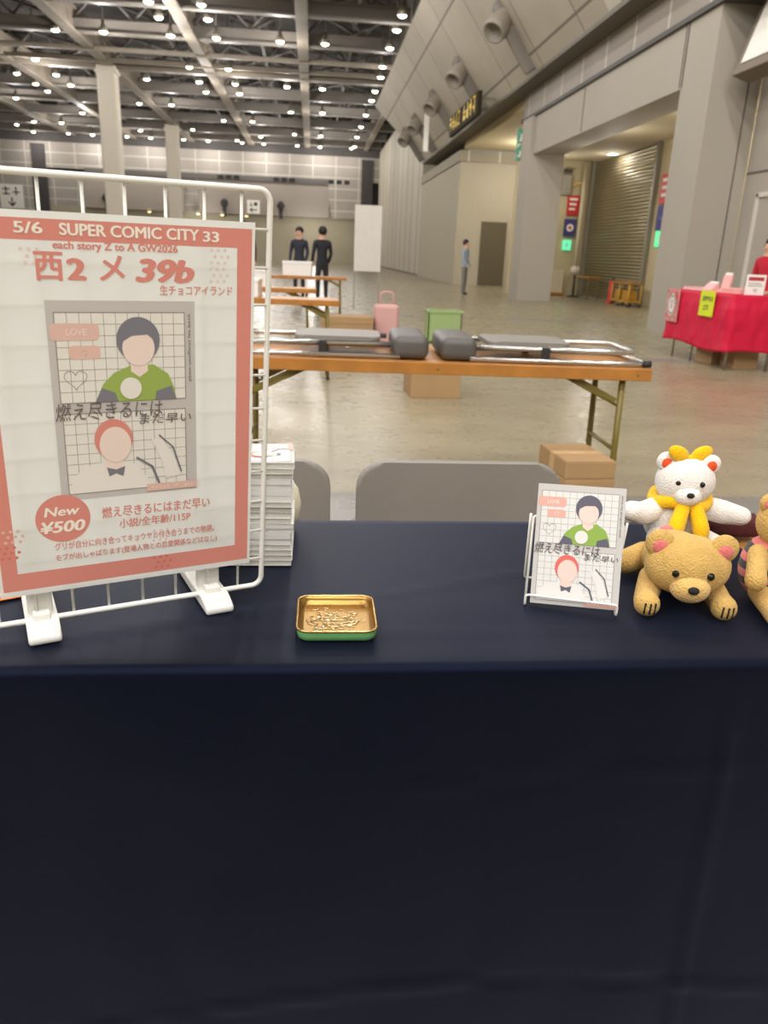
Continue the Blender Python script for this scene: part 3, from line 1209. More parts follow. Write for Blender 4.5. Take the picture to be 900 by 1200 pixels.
M_gold = mat('gold_lacquer', (158, 124, 66), 0.3, metal=0.85, noise=0.04)
M_greentin = mat('green_tin', (112, 172, 108), 0.35, metal=0.1)
mb, rg = shell([rrloop(TWx - 0.008, TWy - 0.008, 0.010, 0.0), rrloop(TWx - 0.002, TWy - 0.002, 0.012, 0.003), rrloop(TWx, TWy, 0.013, 0.007), rrloop(TWx, TWy, 0.013, THt - 0.002)], None, '')
mb.bm.faces.new(rg[0][::-1])
mb.build('shell', M_greentin, tin)
mb, rg = shell([rrloop(TWx - 0.001, TWy - 0.001, 0.0128, THt - 0.002), rrloop(TWx - 0.0025, TWy - 0.0025, 0.012, THt - 0.002), rrloop(TWx - 0.003, TWy - 0.003, 0.0118, 0.010),
                rrloop(TWx - 0.010, TWy - 0.010, 0.010, 0.0045), rrloop(TWx - 0.016, TWy - 0.016, 0.008, 0.0040)], None, '')
inner = mb.bm.faces.new(rg[-1])
mb.build('lining', M_gold, tin)
rim = MB()
rim.tube([Vector(p) for p in rrloop(TWx, TWy, 0.013, THt - 0.0015)], 0.0013, seg=8, closed=True)
rim.build('rim', mat('gold_rim', (206, 168, 108), 0.25, metal=0.9), tin)
# embossed scrollwork on the bottom, its pale colour painting in a white sparkle
em = MB()
rnd = random.Random(5)
for k in range(90):
    cx_, cy_ = rnd.gauss(-0.004, 0.017), rnd.gauss(-0.002, 0.016)
    if abs(cx_) > 0.032 or abs(cy_) > 0.033:
        continue
    a0 = rnd.uniform(0, 6.28)
    pts = []
    rr = rnd.uniform(0.002, 0.006)
    for j in range(9):
        a = a0 + j * 0.5
        q_ = rr * (1 - j * 0.06)
        pts.append((cx_ + q_ * math.cos(a) + j * 0.0004, cy_ + q_ * math.sin(a), 0.0044))
    em.tube(pts, 0.00085, seg=6)
em.build('embossing', mat('sparkle_gold', (222, 202, 160), 0.2, metal=0.95), tin)

# ------------------------------------------------------------------ display book on its wire stand
b0 = Vector((0.2739, 0.8582, CZ))
bdir = Vector((0.9567, -0.291, 0))
brz = math.atan2(bdir.y, bdir.x)
st = thing('book_stand', 'small white wire stand holding the display book on the cloth', 'book stand', b0, brz)
wr = 0.0016
SL = R(20)
w1 = MB()
w1.tube(arc_path([(-0.006, 0.075, wr), (-0.006, -0.012, wr), (-0.006, -0.013, 0.016), (0.103, -0.013, 0.016), (0.103, -0.012, wr), (0.103, 0.075, wr)], 0.004, 3), wr, seg=8)
w1.build('front_lip', M_white_wire, st)
w2 = MB()
w2.tube(arc_path([(-0.006, -0.002, wr * 2), (-0.006, 0.034, 0.103), (0.103, 0.034, 0.103), (0.103, -0.002, wr * 2)], 0.004, 3), wr, seg=8)
w2.build('back_rest', M_white_wire, st)
w3 = MB()
w3.tube(arc_path([(-0.0095, 0.034, 0.105), (-0.0095, 0.075, wr * 1.5), (0.1065, 0.075, wr * 1.5), (0.1065, 0.034, 0.105)], 0.004, 3), wr, seg=8)
w3.build('rear_leg', M_white_wire, st)
bk = thing('display_book', 'paperback with a gridded white cover standing upright on the wire stand', 'book', b0 + Vector((0, 0, 0.0042)), brz)
BM = Matrix.Translation((0.0, -0.0085, 0.0)) @ Matrix.Rotation(R(-19), 4, 'X') @ Matrix.Rotation(R(-1.5), 4, 'Y')
pg = MB()
pg.box((0.0525, 0.0040, 0.074), (0.1035, 0.0066, 0.1465))
cv = MB()
cv.box((0.0525, 0.0003, 0.074), (0.105, 0.0005, 0.148))
cv.box((0.0525, 0.0077, 0.074), (0.105, 0.0005, 0.148))
cv.box((0.0003, 0.0040, 0.074), (0.0006, 0.0078, 0.148))
for q_, nm, mm in ((pg, 'pages', M_pages), (cv, 'cover', M_cover)):
    for v in q_.bm.verts:
        v.co = BM @ v.co
    q_.build(nm, mm, bk)
ca = Flat()
artwork(ca, 0.0, 0.0, 0.105, 0.148, 1, BRIGHT)
cao = ca.build('cover_artwork', bk)
for v in cao.data.vertices:
    v.co = BM @ v.co

# ------------------------------------------------------------------ plush toys: plain soft bears
M_tan = mat('tan_plush', (204, 166, 96), 0.95, spec=0.1, noise=0.12, nscale=60, bump=0.5, bscale=380, sheen=0.35, sheen_col=(255, 230, 180))
M_whiteplush = mat('white_plush', (232, 228, 220), 0.95, spec=0.1, noise=0.03, nscale=40, bump=0.4, bscale=380, sheen=0.3)
M_yel = mat('yellow_plush', (240, 190, 20), 0.9, spec=0.1, noise=0.06, nscale=40, bump=0.35, bscale=380, sheen=0.25)
M_orng = mat('orange_felt', (232, 84, 36), 0.9, noise=0.05, bump=0.2, bscale=300)
M_blkf = mat('black_felt', (26, 25, 26), 0.85, bump=0.2, bscale=300)
M_eye = mat('glossy_black_eye', (12, 12, 12), 0.12)
M_pinkf = mat('pink_plush', (222, 120, 116), 0.95, spec=0.1, noise=0.06, nscale=40, bump=0.4, bscale=380, sheen=0.3)
M_greyf = mat('charcoal_plush', (58, 56, 58), 0.95, bump=0.4, bscale=380, sheen=0.2)


def blob(name, c, r, m, parent, rot=None, seg=28, rings=18):
    return MB().ball(c, r, None, seg, rings, rot).build(name, m, parent)


def limb(name, pts, rs, m, parent):
    """soft stuffed limb: tapering tube with round ends"""
    mb = MB()
    pts = [Vector(p) for p in pts]
    # resample
    P_, R_ = [], []
    for i in range(len(pts) - 1):
        for k in range(6):
            t = k / 6
            P_.append(pts[i].lerp(pts[i + 1], t))
            R_.append(rs[i] * (1 - t) + rs[i + 1] * t)
    P_.append(pts[-1])
    R_.append(rs[-1])
    for _ in range(3):
        P_ = [P_[0]] + [(P_[i - 1] + P_[i] * 2 + P_[i + 1]) / 4 for i in range(1, len(P_) - 1)] + [P_[-1]]
    d0 = (P_[0] - P_[1]).normalized()
    d1 = (P_[-1] - P_[-2]).normalized()
    A, AR, Bp, BR = [], [], [], []
    for k in (4, 3, 2, 1):
        a = R(88 * k / 4)
        A.append(P_[0] + d0 * R_[0] * math.sin(a))
        AR.append(R_[0] * math.cos(a))
    for k in (1, 2, 3, 4):
        a = R(88 * k / 4)
        Bp.append(P_[-1] + d1 * R_[-1] * math.sin(a))
        BR.append(R_[-1] * math.cos(a))
    mb.tube(A + P_ + Bp, AR + R_ + BR, seg=16)
    return mb.build(name, m, parent)


def bear_face(t, hc, hr, m, fdir, ear_in, mz_m, s=1.0):
    """head with ears, muzzle, nose and eyes. fdir: unit vector the face looks along"""
    f = Vector(fdir).normalized()
    side = Vector((0, 0, 1)).cross(f).normalized()
    up = f.cross(side).normalized()
    hc = Vector(hc)
    hd = blob('head', hc, hr, m, t)
    mz = hc + f * hr[1] * 0.82 - up * hr[2] * 0.28
    mzo = blob('muzzle', mz, (hr[0] * 0.46, hr[0] * 0.40, hr[0] * 0.36), mz_m, hd)
    ns = mz + f * hr[0] * 0.37 + up * hr[0] * 0.16
    blob('nose', ns, (hr[0] * 0.13, hr[0] * 0.09, hr[0] * 0.09), M_blkf, hd, seg=16, rings=10)
    for sg in (-1, 1):
        e = hc + f * hr[1] * 0.86 + side * sg * hr[0] * 0.38 + up * hr[2] * 0.22
        blob('eye', e, hr[0] * 0.095, M_eye, hd, seg=14, rings=10)
        ec = hc + side * sg * hr[0] * 0.72 + up * hr[2] * 0.74
        blob('ear', ec, (hr[0] * 0.34, hr[0] * 0.2, hr[0] * 0.34), m, hd, seg=18, rings=12)
        blob('inner_ear', ec + f * hr[0] * 0.13, (hr[0] * 0.2, hr[0] * 0.1, hr[0] * 0.2), ear_in, hd, seg=16, rings=10)
    return hd


# white bear sitting at the back with yellow scarf
t = thing('plush_toy', 'white plush toy with yellow scarf and orange ears sitting behind the tan ones', 'plush toy', (0.545, 1.045, CZ))
blob('body', (0, 0.01, 0.046), (0.046, 0.040, 0.046), M_whiteplush, t)
bear_face(t, (0, -0.004, 0.108), (0.043, 0.037, 0.038), M_whiteplush, (-0.25, -1, -0.12), M_orng, M_whiteplush)
limb('arm', [(-0.034, 0, 0.066), (-0.062, -0.012, 0.060), (-0.080, -0.018, 0.066)], [0.017, 0.017, 0.015], M_whiteplush, t)
limb('arm', [(0.034, 0, 0.068), (0.064, -0.008, 0.062), (0.090, -0.014, 0.058)], [0.017, 0.018, 0.014], M_whiteplush, t)
for sg in (-1, 1):
    lg = limb('leg', [(sg * 0.026, -0.01, 0.021), (sg * 0.040, -0.052, 0.020)], [0.021, 0.019], M_whiteplush, t)
    blob('sole', (sg * 0.044, -0.066, 0.021), (0.012, 0.006, 0.013), M_orng, lg, seg=14, rings=10)
sf = MB()
ring = []
for k in range(28):
    a = 2 * PI * k / 28
    ring.append((0.037 * math.cos(a), 0.003 + 0.034 * math.sin(a), 0.079 + 0.004 * math.cos(3 * a)))
sf.tube(ring, 0.010, seg=10, closed=True)
so = sf.build('scarf', M_yel, t)
limb('scarf_end', [(-0.012, -0.034, 0.078), (-0.026, -0.050, 0.050), (-0.034, -0.054, 0.030)], [0.010, 0.012, 0.008], M_yel, so)
limb('scarf_end', [(0.006, -0.036, 0.078), (0.010, -0.054, 0.050), (0.010, -0.058, 0.028)], [0.010, 0.012, 0.008], M_yel, so)
bw = MB()
bw.ball((0, 0, 0), (0.006, 0.006, 0.006))
bw.ball((-0.017, 0, 0.007), (0.017, 0.007, 0.011), rot=(0, 0.5, 0))
bw.ball((0.017, 0, 0.007), (0.017, 0.007, 0.011), rot=(0, -0.5, 0))
bw.build('bow', M_yel, t, (-0.002, -0.010, 0.143))

# tan bear lying on its belly in front
t = thing('plush_toy', 'tan plush toy lying on its belly beside the display book', 'plush toy', (0.468, 0.86, CZ), R(-8))
blob('body', (0.01, 0.056, 0.036), (0.044, 0.062, 0.036), M_tan, t)
bear_face(t, (-0.002, -0.014, 0.056), (0.052, 0.040, 0.038), M_tan, (-0.12, -1, -0.22), M_pinkf, mat('pale_tan_plush', (222, 182, 108), 0.95, spec=0.1, noise=0.1, nscale=60, bump=0.5, bscale=380, sheen=0.3))
for sg, px in ((-1, -0.052), (1, 0.040)):
    a_ = limb('arm', [(sg * 0.034, 0.010, 0.026), (px, -0.030, 0.015), (px - 0.002, -0.046, 0.0155)], [0.017, 0.014, 0.0155], M_tan, t)
    cm = MB()
    for k in (-1, 0, 1):
        cm.tube([(px - 0.002 + k * 0.006, -0.0622 + abs(k) * 0.0015, 0.022), (px - 0.002 + k * 0.006, -0.0600 + abs(k) * 0.0015, 0.008)], 0.0012, seg=6)
    cm.build('toe_stitch', M_blkf, a_)
    limb('leg', [(sg * 0.03 + 0.01, 0.10, 0.022), (sg * 0.058 + 0.01, 0.085, 0.018)], [0.02, 0.017], M_tan, t)
blob('tail', (0.012, 0.118, 0.05), 0.012, M_pinkf, t, seg=16, rings=10)

# tan bear in a pink and charcoal striped jumper sitting at the right edge
t = thing('plush_toy', 'tan plush toy in a pink and charcoal striped jumper at the right edge', 'plush toy', (0.590, 0.868, CZ), R(12))
bdy = MB()
pr = []
nst = 26
for i in range(nst + 1):
    a = PI * i / nst
    pr.append((max(0.0, 0.040 * max(0.0, math.sin(a)) ** 0.75), 0.043 - 0.043 * math.cos(a)))
pr[0] = (0, 0)
pr[-1] = (0, 0.086)
bdy.lathe(pr, (0, 0, 0), M_pinkf, seg=32)
bdy.slot(M_greyf)
for f in bdy.bm.faces:
    zc = f.calc_center_median().z
    f.material_index = 1 if int(zc / 0.0105) % 2 == 0 else 0
bdy.build('body', M_pinkf, t)
bear_face(t, (0, -0.004, 0.106), (0.034, 0.031, 0.033), M_tan, (-0.45, -1, -0.05), M_pinkf, MATS['pale_tan_plush'])
limb('arm', [(-0.030, -0.004, 0.066), (-0.050, -0.026, 0.052), (-0.058, -0.036, 0.046)], [0.013, 0.012, 0.013], M_tan, t)
limb('arm', [(0.030, -0.004, 0.066), (0.052, -0.020, 0.052), (0.060, -0.028, 0.046)], [0.013, 0.012, 0.013], M_tan, t)
for sg in (-1, 1):
    lg = limb('leg', [(sg * 0.022, -0.012, 0.017), (sg * 0.034 - 0.008, -0.052, 0.014), (sg * 0.040 - 0.012, -0.074, 0.015)], [0.016, 0.013, 0.014], M_tan, t)
    blob('foot', (sg * 0.042 - 0.012, -0.088, 0.0175), (0.0155, 0.013, 0.0175), M_tan, lg, seg=18, rings=12)

# small dark maroon pouch between the plush toys at the back edge of the table
bg_ = thing('pouch', 'dark maroon pouch between the white plush toy and the right edge', 'pouch', (0.668, 1.118, CZ))
MB().box((0, 0, 0.017), (0.095, 0.06, 0.034), bev=0.012, seg=4).build('body', mat('maroon_fabric', (74, 22, 26), 0.8, bump=0.2, bscale=200), bg_)
MB().tube(arc_path([(-0.04, -0.004, 0.0345), (0.0, -0.006, 0.0350), (0.04, -0.004, 0.0345)], 0.01), 0.0016, seg=6).build('zip', mat('grey_zip', (120, 112, 108), 0.5), bg_)

# ------------------------------------------------------------------ folding chairs


def make_chair(label, loc, rz, group=None):
    """opened folding chair with moulded grey plastic back and seat; origin on the floor, front towards -y... back at +y side is nearest the rear"""
    t = thing('folding_chair', label, 'chair', loc, rz, group)
    bw_, hh, top = 0.425, 0.125, 0.735
    outer = []
    r_ = 0.055
    for (cx, a0) in ((bw_ / 2 - r_, 0), (-(bw_ / 2 - r_), 90)):
        for k in range(7):
            a = R(a0 + 15 * k)
            outer.append((cx + r_ * math.cos(a), top - r_ + r_ * math.sin(a)))
    legw = 0.052
    zin, zlow = 0.612, 0.50
    pts = outer + [(-bw_ / 2, zlow), (-bw_ / 2 + legw, zlow)]
    for k in range(6):
        a = R(180 - 18 * k)
        pts.append((-bw_ / 2 + legw + 0.03 + 0.03 * math.cos(a), zin - 0.03 + 0.03 * math.sin(a)))
    for k in range(6):
        a = R(90 - 18 * k)
        pts.append((bw_ / 2 - legw - 0.03 + 0.03 * math.cos(a), zin - 0.03 + 0.03 * math.sin(a)))
    pts += [(bw_ / 2 - legw, zlow), (bw_ / 2, zlow)]
    mb = MB()
    mb.prism(pts, -0.011, 0.011, axis='y')
    es = [e for e in mb.bm.edges if abs(e.verts[0].co.y - e.verts[1].co.y) < 1e-6]
    bmesh.ops.bevel(mb.bm, geom=es, offset=0.008, segments=3, affect='EDGES', profile=0.5)
    mb.build('backrest', M_chair, t)
    seat = MB()
    seat.prism(rounded(0.40, 0.38, 0.05, 5, 0, 0.21), 0.425, 0.445, axis='z', bev=0.006)
    seat.build('seat', M_chair, t)
    for sx in (-1, 1):
        MB().tube([(sx * 0.19, 0.0, 0.52), (sx * 0.19, 0.02, 0.42), (sx * 0.19, 0.36, 0.012)], 0.011, seg=10).build('leg', M_chrome, t)
        MB().tube([(sx * 0.175, 0.36, 0.42), (sx * 0.175, 0.02, 0.012)], 0.011, seg=10).build('leg', M_chrome, t)
    MB().tube([(-0.19, 0.33, 0.05), (0.19, 0.33, 0.05)], 0.008, seg=8).build('stretcher', M_chrome, t)
    MB().tube([(-0.175, 0.045, 0.05), (0.175, 0.045, 0.05)], 0.008, seg=8).build('stretcher', M_chrome, t)
    return t


ch = make_chair('grey plastic folding chair behind the table centre', (0.305, 1.50, 0), R(0), 'grey chairs behind the table')
dup(ch, (-0.172, 1.50, 0), R(0), 'grey plastic folding chair partly hidden by the book stack', 'grey chairs behind the table')


def make_folded(label, loc, rz, group=None):
    """folding chair lying flat, folded: two tube frames, plastic back and seat. x along the chair, back end at -x"""
    t = thing('folded_chair', label, 'chair', loc, rz, group)

    def uframe(x0, x1, w_, z_, name, openl=True):
        pts = arc_path([(x0, -w_ / 2, z_), (x1, -w_ / 2, z_), (x1, w_ / 2, z_), (x0, w_ / 2, z_)], 0.06, 6)
        return MB().tube(pts, 0.0115, seg=10).build(name, M_chrome, t)
    f1 = uframe(-0.34, 0.42, 0.40, 0.0125, 'lower_frame')
    f2 = uframe(-0.30, 0.37, 0.36, 0.058, 'upper_frame')
    for yy in (-0.2, 0.2):
        MB().lathe([(0, 0), (0.014, 0), (0.014, 0.03), (0, 0.03)], (0.40, yy, 0.0145), seg=10, rot=(0, PI / 2, 0)).build('foot_cap', M_rubber, f1)
    s_ = MB()
    s_.prism(rounded(0.36, 0.32, 0.05, 5, -0.08, 0), 0.064, 0.084, axis='z', bev=0.006)
    s_.build('seat', M_chair, t)
    b_ = MB()
    b_.box((-0.385, 0, 0.050), (0.15, 0.42, 0.096), bev=0.032, seg=6)
    for f_ in b_.bm.faces:
        f_.smooth = True
    b_.build('backrest', mat('dark_chair_plastic', (88, 84, 80), 0.5), t)
    h = MB()
    h.bm.free()
    for yy in (-0.195, 0.195):
        MB().box((-0.02, yy, 0.034), (0.035, 0.02, 0.07), bev=0.006).build('hinge', M_rubber, t)
    return t


bt_a = R(-2.6)
fc = make_folded('folded chair with chrome tube frame lying on the right end of the back table', (1.005, 3.395, TZ - 0.003), bt_a, 'folded chairs on the back table')
dup(fc, (0.035, 3.44, TZ - 0.003), bt_a + PI + 0.0, 'folded chair lying in the middle of the back table', 'folded chairs on the back table')

# ------------------------------------------------------------------ cardboard boxes


def make_box(name, label, loc, rz, d, group=None, tape=True):
    b = thing(name, label, 'box', loc, rz, group)
    MB().box((0, 0, d[2] / 2), d, bev=0.004).build('carton', M_card, b)
    fl_ = MB()
    fl_.box((0, d[1] * 0.25 + 0.0005, d[2] + 0.001), (d[0] - 0.004, d[1] / 2 - 0.003, 0.002))
    fl_.box((0, -d[1] * 0.25 - 0.0005, d[2] + 0.001), (d[0] - 0.004, d[1] / 2 - 0.003, 0.002))
    fl_.build('top_flap', M_card, b)
    if tape:
        tp = MB()
        tp.box((0, 0, d[2] + 0.0025), (d[0] + 0.001, 0.05, 0.0006))
        tp.box((d[0] / 2 + 0.0006, 0, d[2] - 0.03), (0.0006, 0.05, 0.065))
        tp.box((-d[0] / 2 - 0.0006, 0, d[2] - 0.03), (0.0006, 0.05, 0.065))
        tp.build('tape', M_tape, b)
    return b


make_box('cardboard_box', 'brown cardboard box at the bottom of the two by the back table leg', (1.075, 2.955, 0), R(4), (0.205, 0.30, 0.325), tape=False)
make_box('cardboard_box', 'brown taped cardboard box stacked on another box by the back table leg', (1.075, 2.965, 0.3275), R(4), (0.205, 0.30, 0.068))
make_box('cardboard_box', 'brown cardboard box on the floor seen beneath the back table', (1.03, 6.6, 0), R(2), (0.42, 0.42, 0.40))

# ------------------------------------------------------------------ mid-ground tables, people and odds and ends
for (xx, yy, lab) in ((-1.55, 7.2, 'wooden folding table in the row just beyond the back table'), (-1.75, 9.3, 'wooden folding table in the second row beyond the back table'),
                      (-1.2, 14.0, 'wooden folding table far down the hall beside the people')):
    dup(tb, (xx, yy, 0), 0, lab)

M_hair = mat('dark_hair', (30, 26, 24), 0.6)
M_skin = mat('skin', (214, 168, 140), 0.6)


def person(label, loc, rz, top_rgb, trouser_rgb, pose='stand', hgt=1.62):
    t = thing('person', label, 'person', loc, rz)
    s_ = hgt / 1.70
    me = bpy.data.meshes.new('body')
    V = [(0, 0, 0.92), (0, 0.0, 1.08), (0, 0.0, 1.26), (0, 0.0, 1.40), (0, -0.01, 1.47), (0, -0.015, 1.56), (0, -0.02, 1.66),
         (-0.17, 0, 1.38), (-0.22, 0.0, 1.14), (-0.20, -0.12, 0.95), (-0.19, -0.17, 0.88),
         (0.17, 0, 1.38), (0.22, 0.0, 1.14), (0.20, -0.12, 0.95), (0.19, -0.17, 0.88),
         (-0.09, 0, 0.86), (-0.10, -0.01, 0.48), (-0.10, 0.01, 0.08), (-0.11, -0.12, 0.03),
         (0.09, 0, 0.86), (0.10, -0.01, 0.48), (0.10, 0.01, 0.08), (0.11, -0.12, 0.03)]
    RD = [0.135, 0.125, 0.145, 0.13, 0.055, 0.092, 0.085, 0.065, 0.045, 0.036, 0.034, 0.065, 0.045, 0.036, 0.034,
          0.085, 0.06, 0.042, 0.035, 0.085, 0.06, 0.042, 0.035]
    E_ = [(0, 1), (1, 2), (2, 3), (3, 4), (4, 5), (5, 6), (3, 7), (7, 8), (8, 9), (9, 10), (3, 11), (11, 12), (12, 13), (13, 14),
          (0, 15), (15, 16), (16, 17), (17, 18), (0, 19), (19, 20), (20, 21), (21, 22)]
    me.from_pydata([tuple(c * s_ for c in v) for v in V], E_, [])
    o = bpy.data.objects.new('body', me)
    COL.objects.link(o)
    sk = o.modifiers.new('skin', 'SKIN')
    for i, v in enumerate(me.skin_vertices[0].data):
        k = RD[i] * s_
        v.radius = (k, k * (0.72 if i in (0, 1, 2, 3) else 1.0))
    me.skin_vertices[0].data[0].use_root = True
    sb_ = o.modifiers.new('smooth', 'SUBSURF')
    sb_.levels = sb_.render_levels = 1
    bpy.context.view_layer.update()
    m2 = bpy.data.meshes.new_from_object(o.evaluated_get(bpy.context.evaluated_depsgraph_get()))
    bpy.data.objects.remove(o)
    m2.materials.clear()
    mt = mat('top_%d_%d_%d' % top_rgb, top_rgb, 0.8, noise=0.08, nscale=10)
    mtr = mat('trousers_%d_%d_%d' % trouser_rgb, trouser_rgb, 0.8, noise=0.08, nscale=10)
    for q_ in (M_skin, mt, mtr, MATS['black_rubber']):
        m2.materials.append(q_)
    for p in m2.polygons:
        c = p.center / s_
        p.use_smooth = True
        if c.z > 1.46 or (abs(c.x) > 0.15 and c.z < 0.93 and c.y < -0.09):
            p.material_index = 0
        elif c.z > 0.90 or abs(c.x) > 0.165:
            p.material_index = 1
        elif c.z > 0.085:
            p.material_index = 2
        else:
            p.material_index = 3
    bo = bpy.data.objects.new('body', m2)
    COL.objects.link(bo)
    bo.parent = t
    h = MB()
    h.ball((0, 0.018 * s_, 1.645 * s_), (0.100 * s_, 0.106 * s_, 0.105 * s_), seg=18, rings=12)
    for v in h.bm.verts:
        if v.co.y < -0.045 * s_ and v.co.z < 1.67 * s_:
            v.co.y = -0.045 * s_
    h.build('hair', M_hair, t)
    fc_ = MB()
    for sx in (-1, 1):
        fc_.ball((sx * 0.034 * s_, -0.105 * s_, 1.60 * s_), (0.012 * s_, 0.008 * s_, 0.008 * s_), M_blkf, 8, 6)
        fc_.ball((sx * 0.096 * s_, -0.01 * s_, 1.575 * s_), (0.014 * s_, 0.02 * s_, 0.03 * s_), M_skin, 8, 6)
    fc_.ball((0, -0.112 * s_, 1.57 * s_), (0.012 * s_, 0.016 * s_, 0.02 * s_), M_skin, 8, 6)
    fc_.ball((0, -0.10 * s_, 1.53 * s_), (0.024 * s_, 0.008 * s_, 0.006 * s_), mat('lips', (176, 104, 96), 0.6), 8, 6)
    fc_.build('face', M_skin, t)
    return t


person('person with dark hair in a brown top behind the far tables, beside the grid', (-1.35, 16.5, 0), R(10), (92, 64, 54), (50, 48, 52))
person('person in dark navy clothes standing among the far tables', (-0.30, 19.0, 0), R(-20), (44, 46, 58), (40, 40, 46))
person('second person in black clothes, standing nearer the white board', (0.22, 18.0, 0), R(200), (34, 35, 42), (36, 36, 40))
person('person in a pale blue top walking by the far right wall', (4.75, 25.0, 0), R(60), (150, 162, 176), (120, 118, 112))
person('person in a red top behind the red covered table at the right edge', (6.39, 10.9, 0), R(-70), (190, 24, 46), (60, 58, 60), hgt=1.53)

# white display board on feet
t = thing('display_board', 'tall white display board standing far down the middle of the hall', 'board', (1.15, 17.0, 0))
MB().box((0, 0, 1.42), (0.56, 0.03, 1.3), bev=0.005).build('panel', mat('board_white', (214, 208, 198), 0.7), t)
for sx in (-1, 1):
    b = MB()
    b.box((sx * 0.26, 0.03, 0.9), (0.03, 0.03, 1.8))
    b.box((sx * 0.26, 0.0, 0.015), (0.04, 0.45, 0.03))
    b.build('leg', M_steel, t)
t = thing('crate', 'light green plastic crate on the floor beyond the back table', 'crate', (1.80, 10.8, 0))
cr_ = MB()
cr_.box((0, 0, 0.02), (0.46, 0.36, 0.02))
for (cx, cy, dx, dy) in ((0, -0.17, 0.46, 0.02), (0, 0.17, 0.46, 0.02), (-0.22, 0, 0.02, 0.36), (0.22, 0, 0.02, 0.36)):
    cr_.box((cx, cy, 0.22), (dx, dy, 0.42), bev=0.004)
cr_.build('body', mat('green_plastic', (150, 172, 112), 0.6), t)
cr_ = MB()
for (cx, cy, dx, dy) in ((0, -0.18, 0.5, 0.02), (0, 0.18, 0.5, 0.02), (-0.235, 0, 0.02, 0.36), (0.235, 0, 0.02, 0.36)):
    cr_.box((cx, cy, 0.42), (dx, dy, 0.03), bev=0.004)
cr_.build('rim', MATS['green_plastic'], t)
t = thing('bag', 'pink cloth bag on the floor among the far tables', 'bag', (0.90, 9.6, 0))
MB().box((0, 0, 0.28), (0.30, 0.22, 0.56), bev=0.05, seg=4).build('body', mat('pink_fabric', (206, 160, 154), 0.85, bump=0.2, bscale=80), t)
MB().tube(arc_path([(-0.08, 0, 0.55), (-0.08, 0, 0.70), (0.08, 0, 0.70), (0.08, 0, 0.55)], 0.05), 0.012, seg=8).build('handle', MATS['pink_fabric'], t)
for i, (xx, yy, zz, d, m_, lab) in enumerate((
        (-0.62, 7.42, TZ - 0.003, (0.30, 0.25, 0.16), M_white_card, 'white box on the table just beyond the back table'),
        (-0.98, 7.45, TZ - 0.003, (0.28, 0.22, 0.10), M_white_card, 'low white box on the left of the same table beyond the back table'),
        (-0.70, 9.5, TZ - 0.003, (0.42, 0.25, 0.20), M_white_card, 'wide white box on the second row table'),
        (-0.25, 14.2, TZ - 0.003, (0.50, 0.25, 0.24), M_white_card, 'white box on the farthest folding table'),
        (0.42, 9.5, 0.0, (0.6, 0.4, 0.42), M_card, 'brown carton on the floor at the end of the second row table'))):
    b = thing('storage_box', lab, 'box', (xx, yy, zz), R(5 * (i % 3) - 5))
    MB().box((0, 0, d[2] * 0.42), (d[0], d[1], d[2] * 0.84), bev=0.006).build('body', m_, b)
    MB().box((0, 0, d[2] * 0.90), (d[0] + 0.012, d[1] + 0.012, d[2] * 0.2), bev=0.006).build('lid', m_, b)

# ------------------------------------------------------------------ red covered table at the right
RX0, RX1, RY0, RY1, RZ = 4.72, 5.35, 8.62, 10.2, 0.84
t = thing('display_table', 'folding table on metal legs under the red cloth at the right', 'table', (0, 0, 0))
MB().box(((RX0 + RX1) / 2, (RY0 + RY1) / 2, RZ - 0.025), (RX1 - RX0 - 0.05, RY1 - RY0 - 0.05, 0.04), bev=0.004).build('tabletop', M_tabletop, t)
for (lx, ly) in ((RX0 + 0.06, RY0 + 0.05), (RX0 + 0.05, 9.5), (RX0 + 0.04, RY1 - 0.2), (RX1 - 0.06, RY0 + 0.05), (RX1 - 0.06, RY1 - 0.2)):
    MB().tube([(lx, ly, 0), (lx, ly, RZ - 0.04)], 0.017 if ly < 9 else 0.012, seg=10).build('leg', M_steel, t)


def red_cloth():
    from mathutils import noise as N
    mb = MB()
    # path around the visible sides: along the aisle side (-x) then the near end (-y)
    per = []
    n1, n2 = 60, 30
    for i in range(n1 + 1):
        per.append((RX0, RY1 + (RY0 - RY1) * i / n1, -1, 0))
    for i in range(1, n2 + 1):
        per.append((RX0 + (RX1 - RX0) * i / n2, RY0, 0, -1))
    rows = []
    nz = 22
    for j in range(nz + 1):
        row = []
        for k, (x_, y_, nx_, ny_) in enumerate(per):
            zb_ = 0.20 + 0.02 * math.sin(k * 0.11)
            z_ = RZ + 0.006 - (RZ - zb_) * j / nz
            wv = 0.030 * N.noise(Vector((k * 0.09, j * 0.06, 0))) + 0.012 * N.noise(Vector((k * 0.25, j * 0.16, 4)))
            wv = (abs(wv) + 0.014) * min(1, j / 5) + 0.004
            row.append(mb.bm.verts.new((x_ + nx_ * wv, y_ + ny_ * wv, z_)))
        rows.append(row)
    for A, B in zip(rows, rows[1:]):
        for i in range(len(per) - 1):
            f = mb.bm.faces.new((A[i], A[i + 1], B[i + 1], B[i]))
            f.smooth = True
    cs = [mb.bm.verts.new((RX1, RY1, RZ + 0.006))]
    f = mb.bm.faces.new(rows[0] + cs)
    o = mb.build('tablecloth', M_red)
    so_ = o.modifiers.new('thickness', 'SOLIDIFY')
    so_.thickness = 0.003
    tag(o, 'bright red cloth draped over the table at the right', 'tablecloth')


red_cloth()
RT = RZ + 0.0085
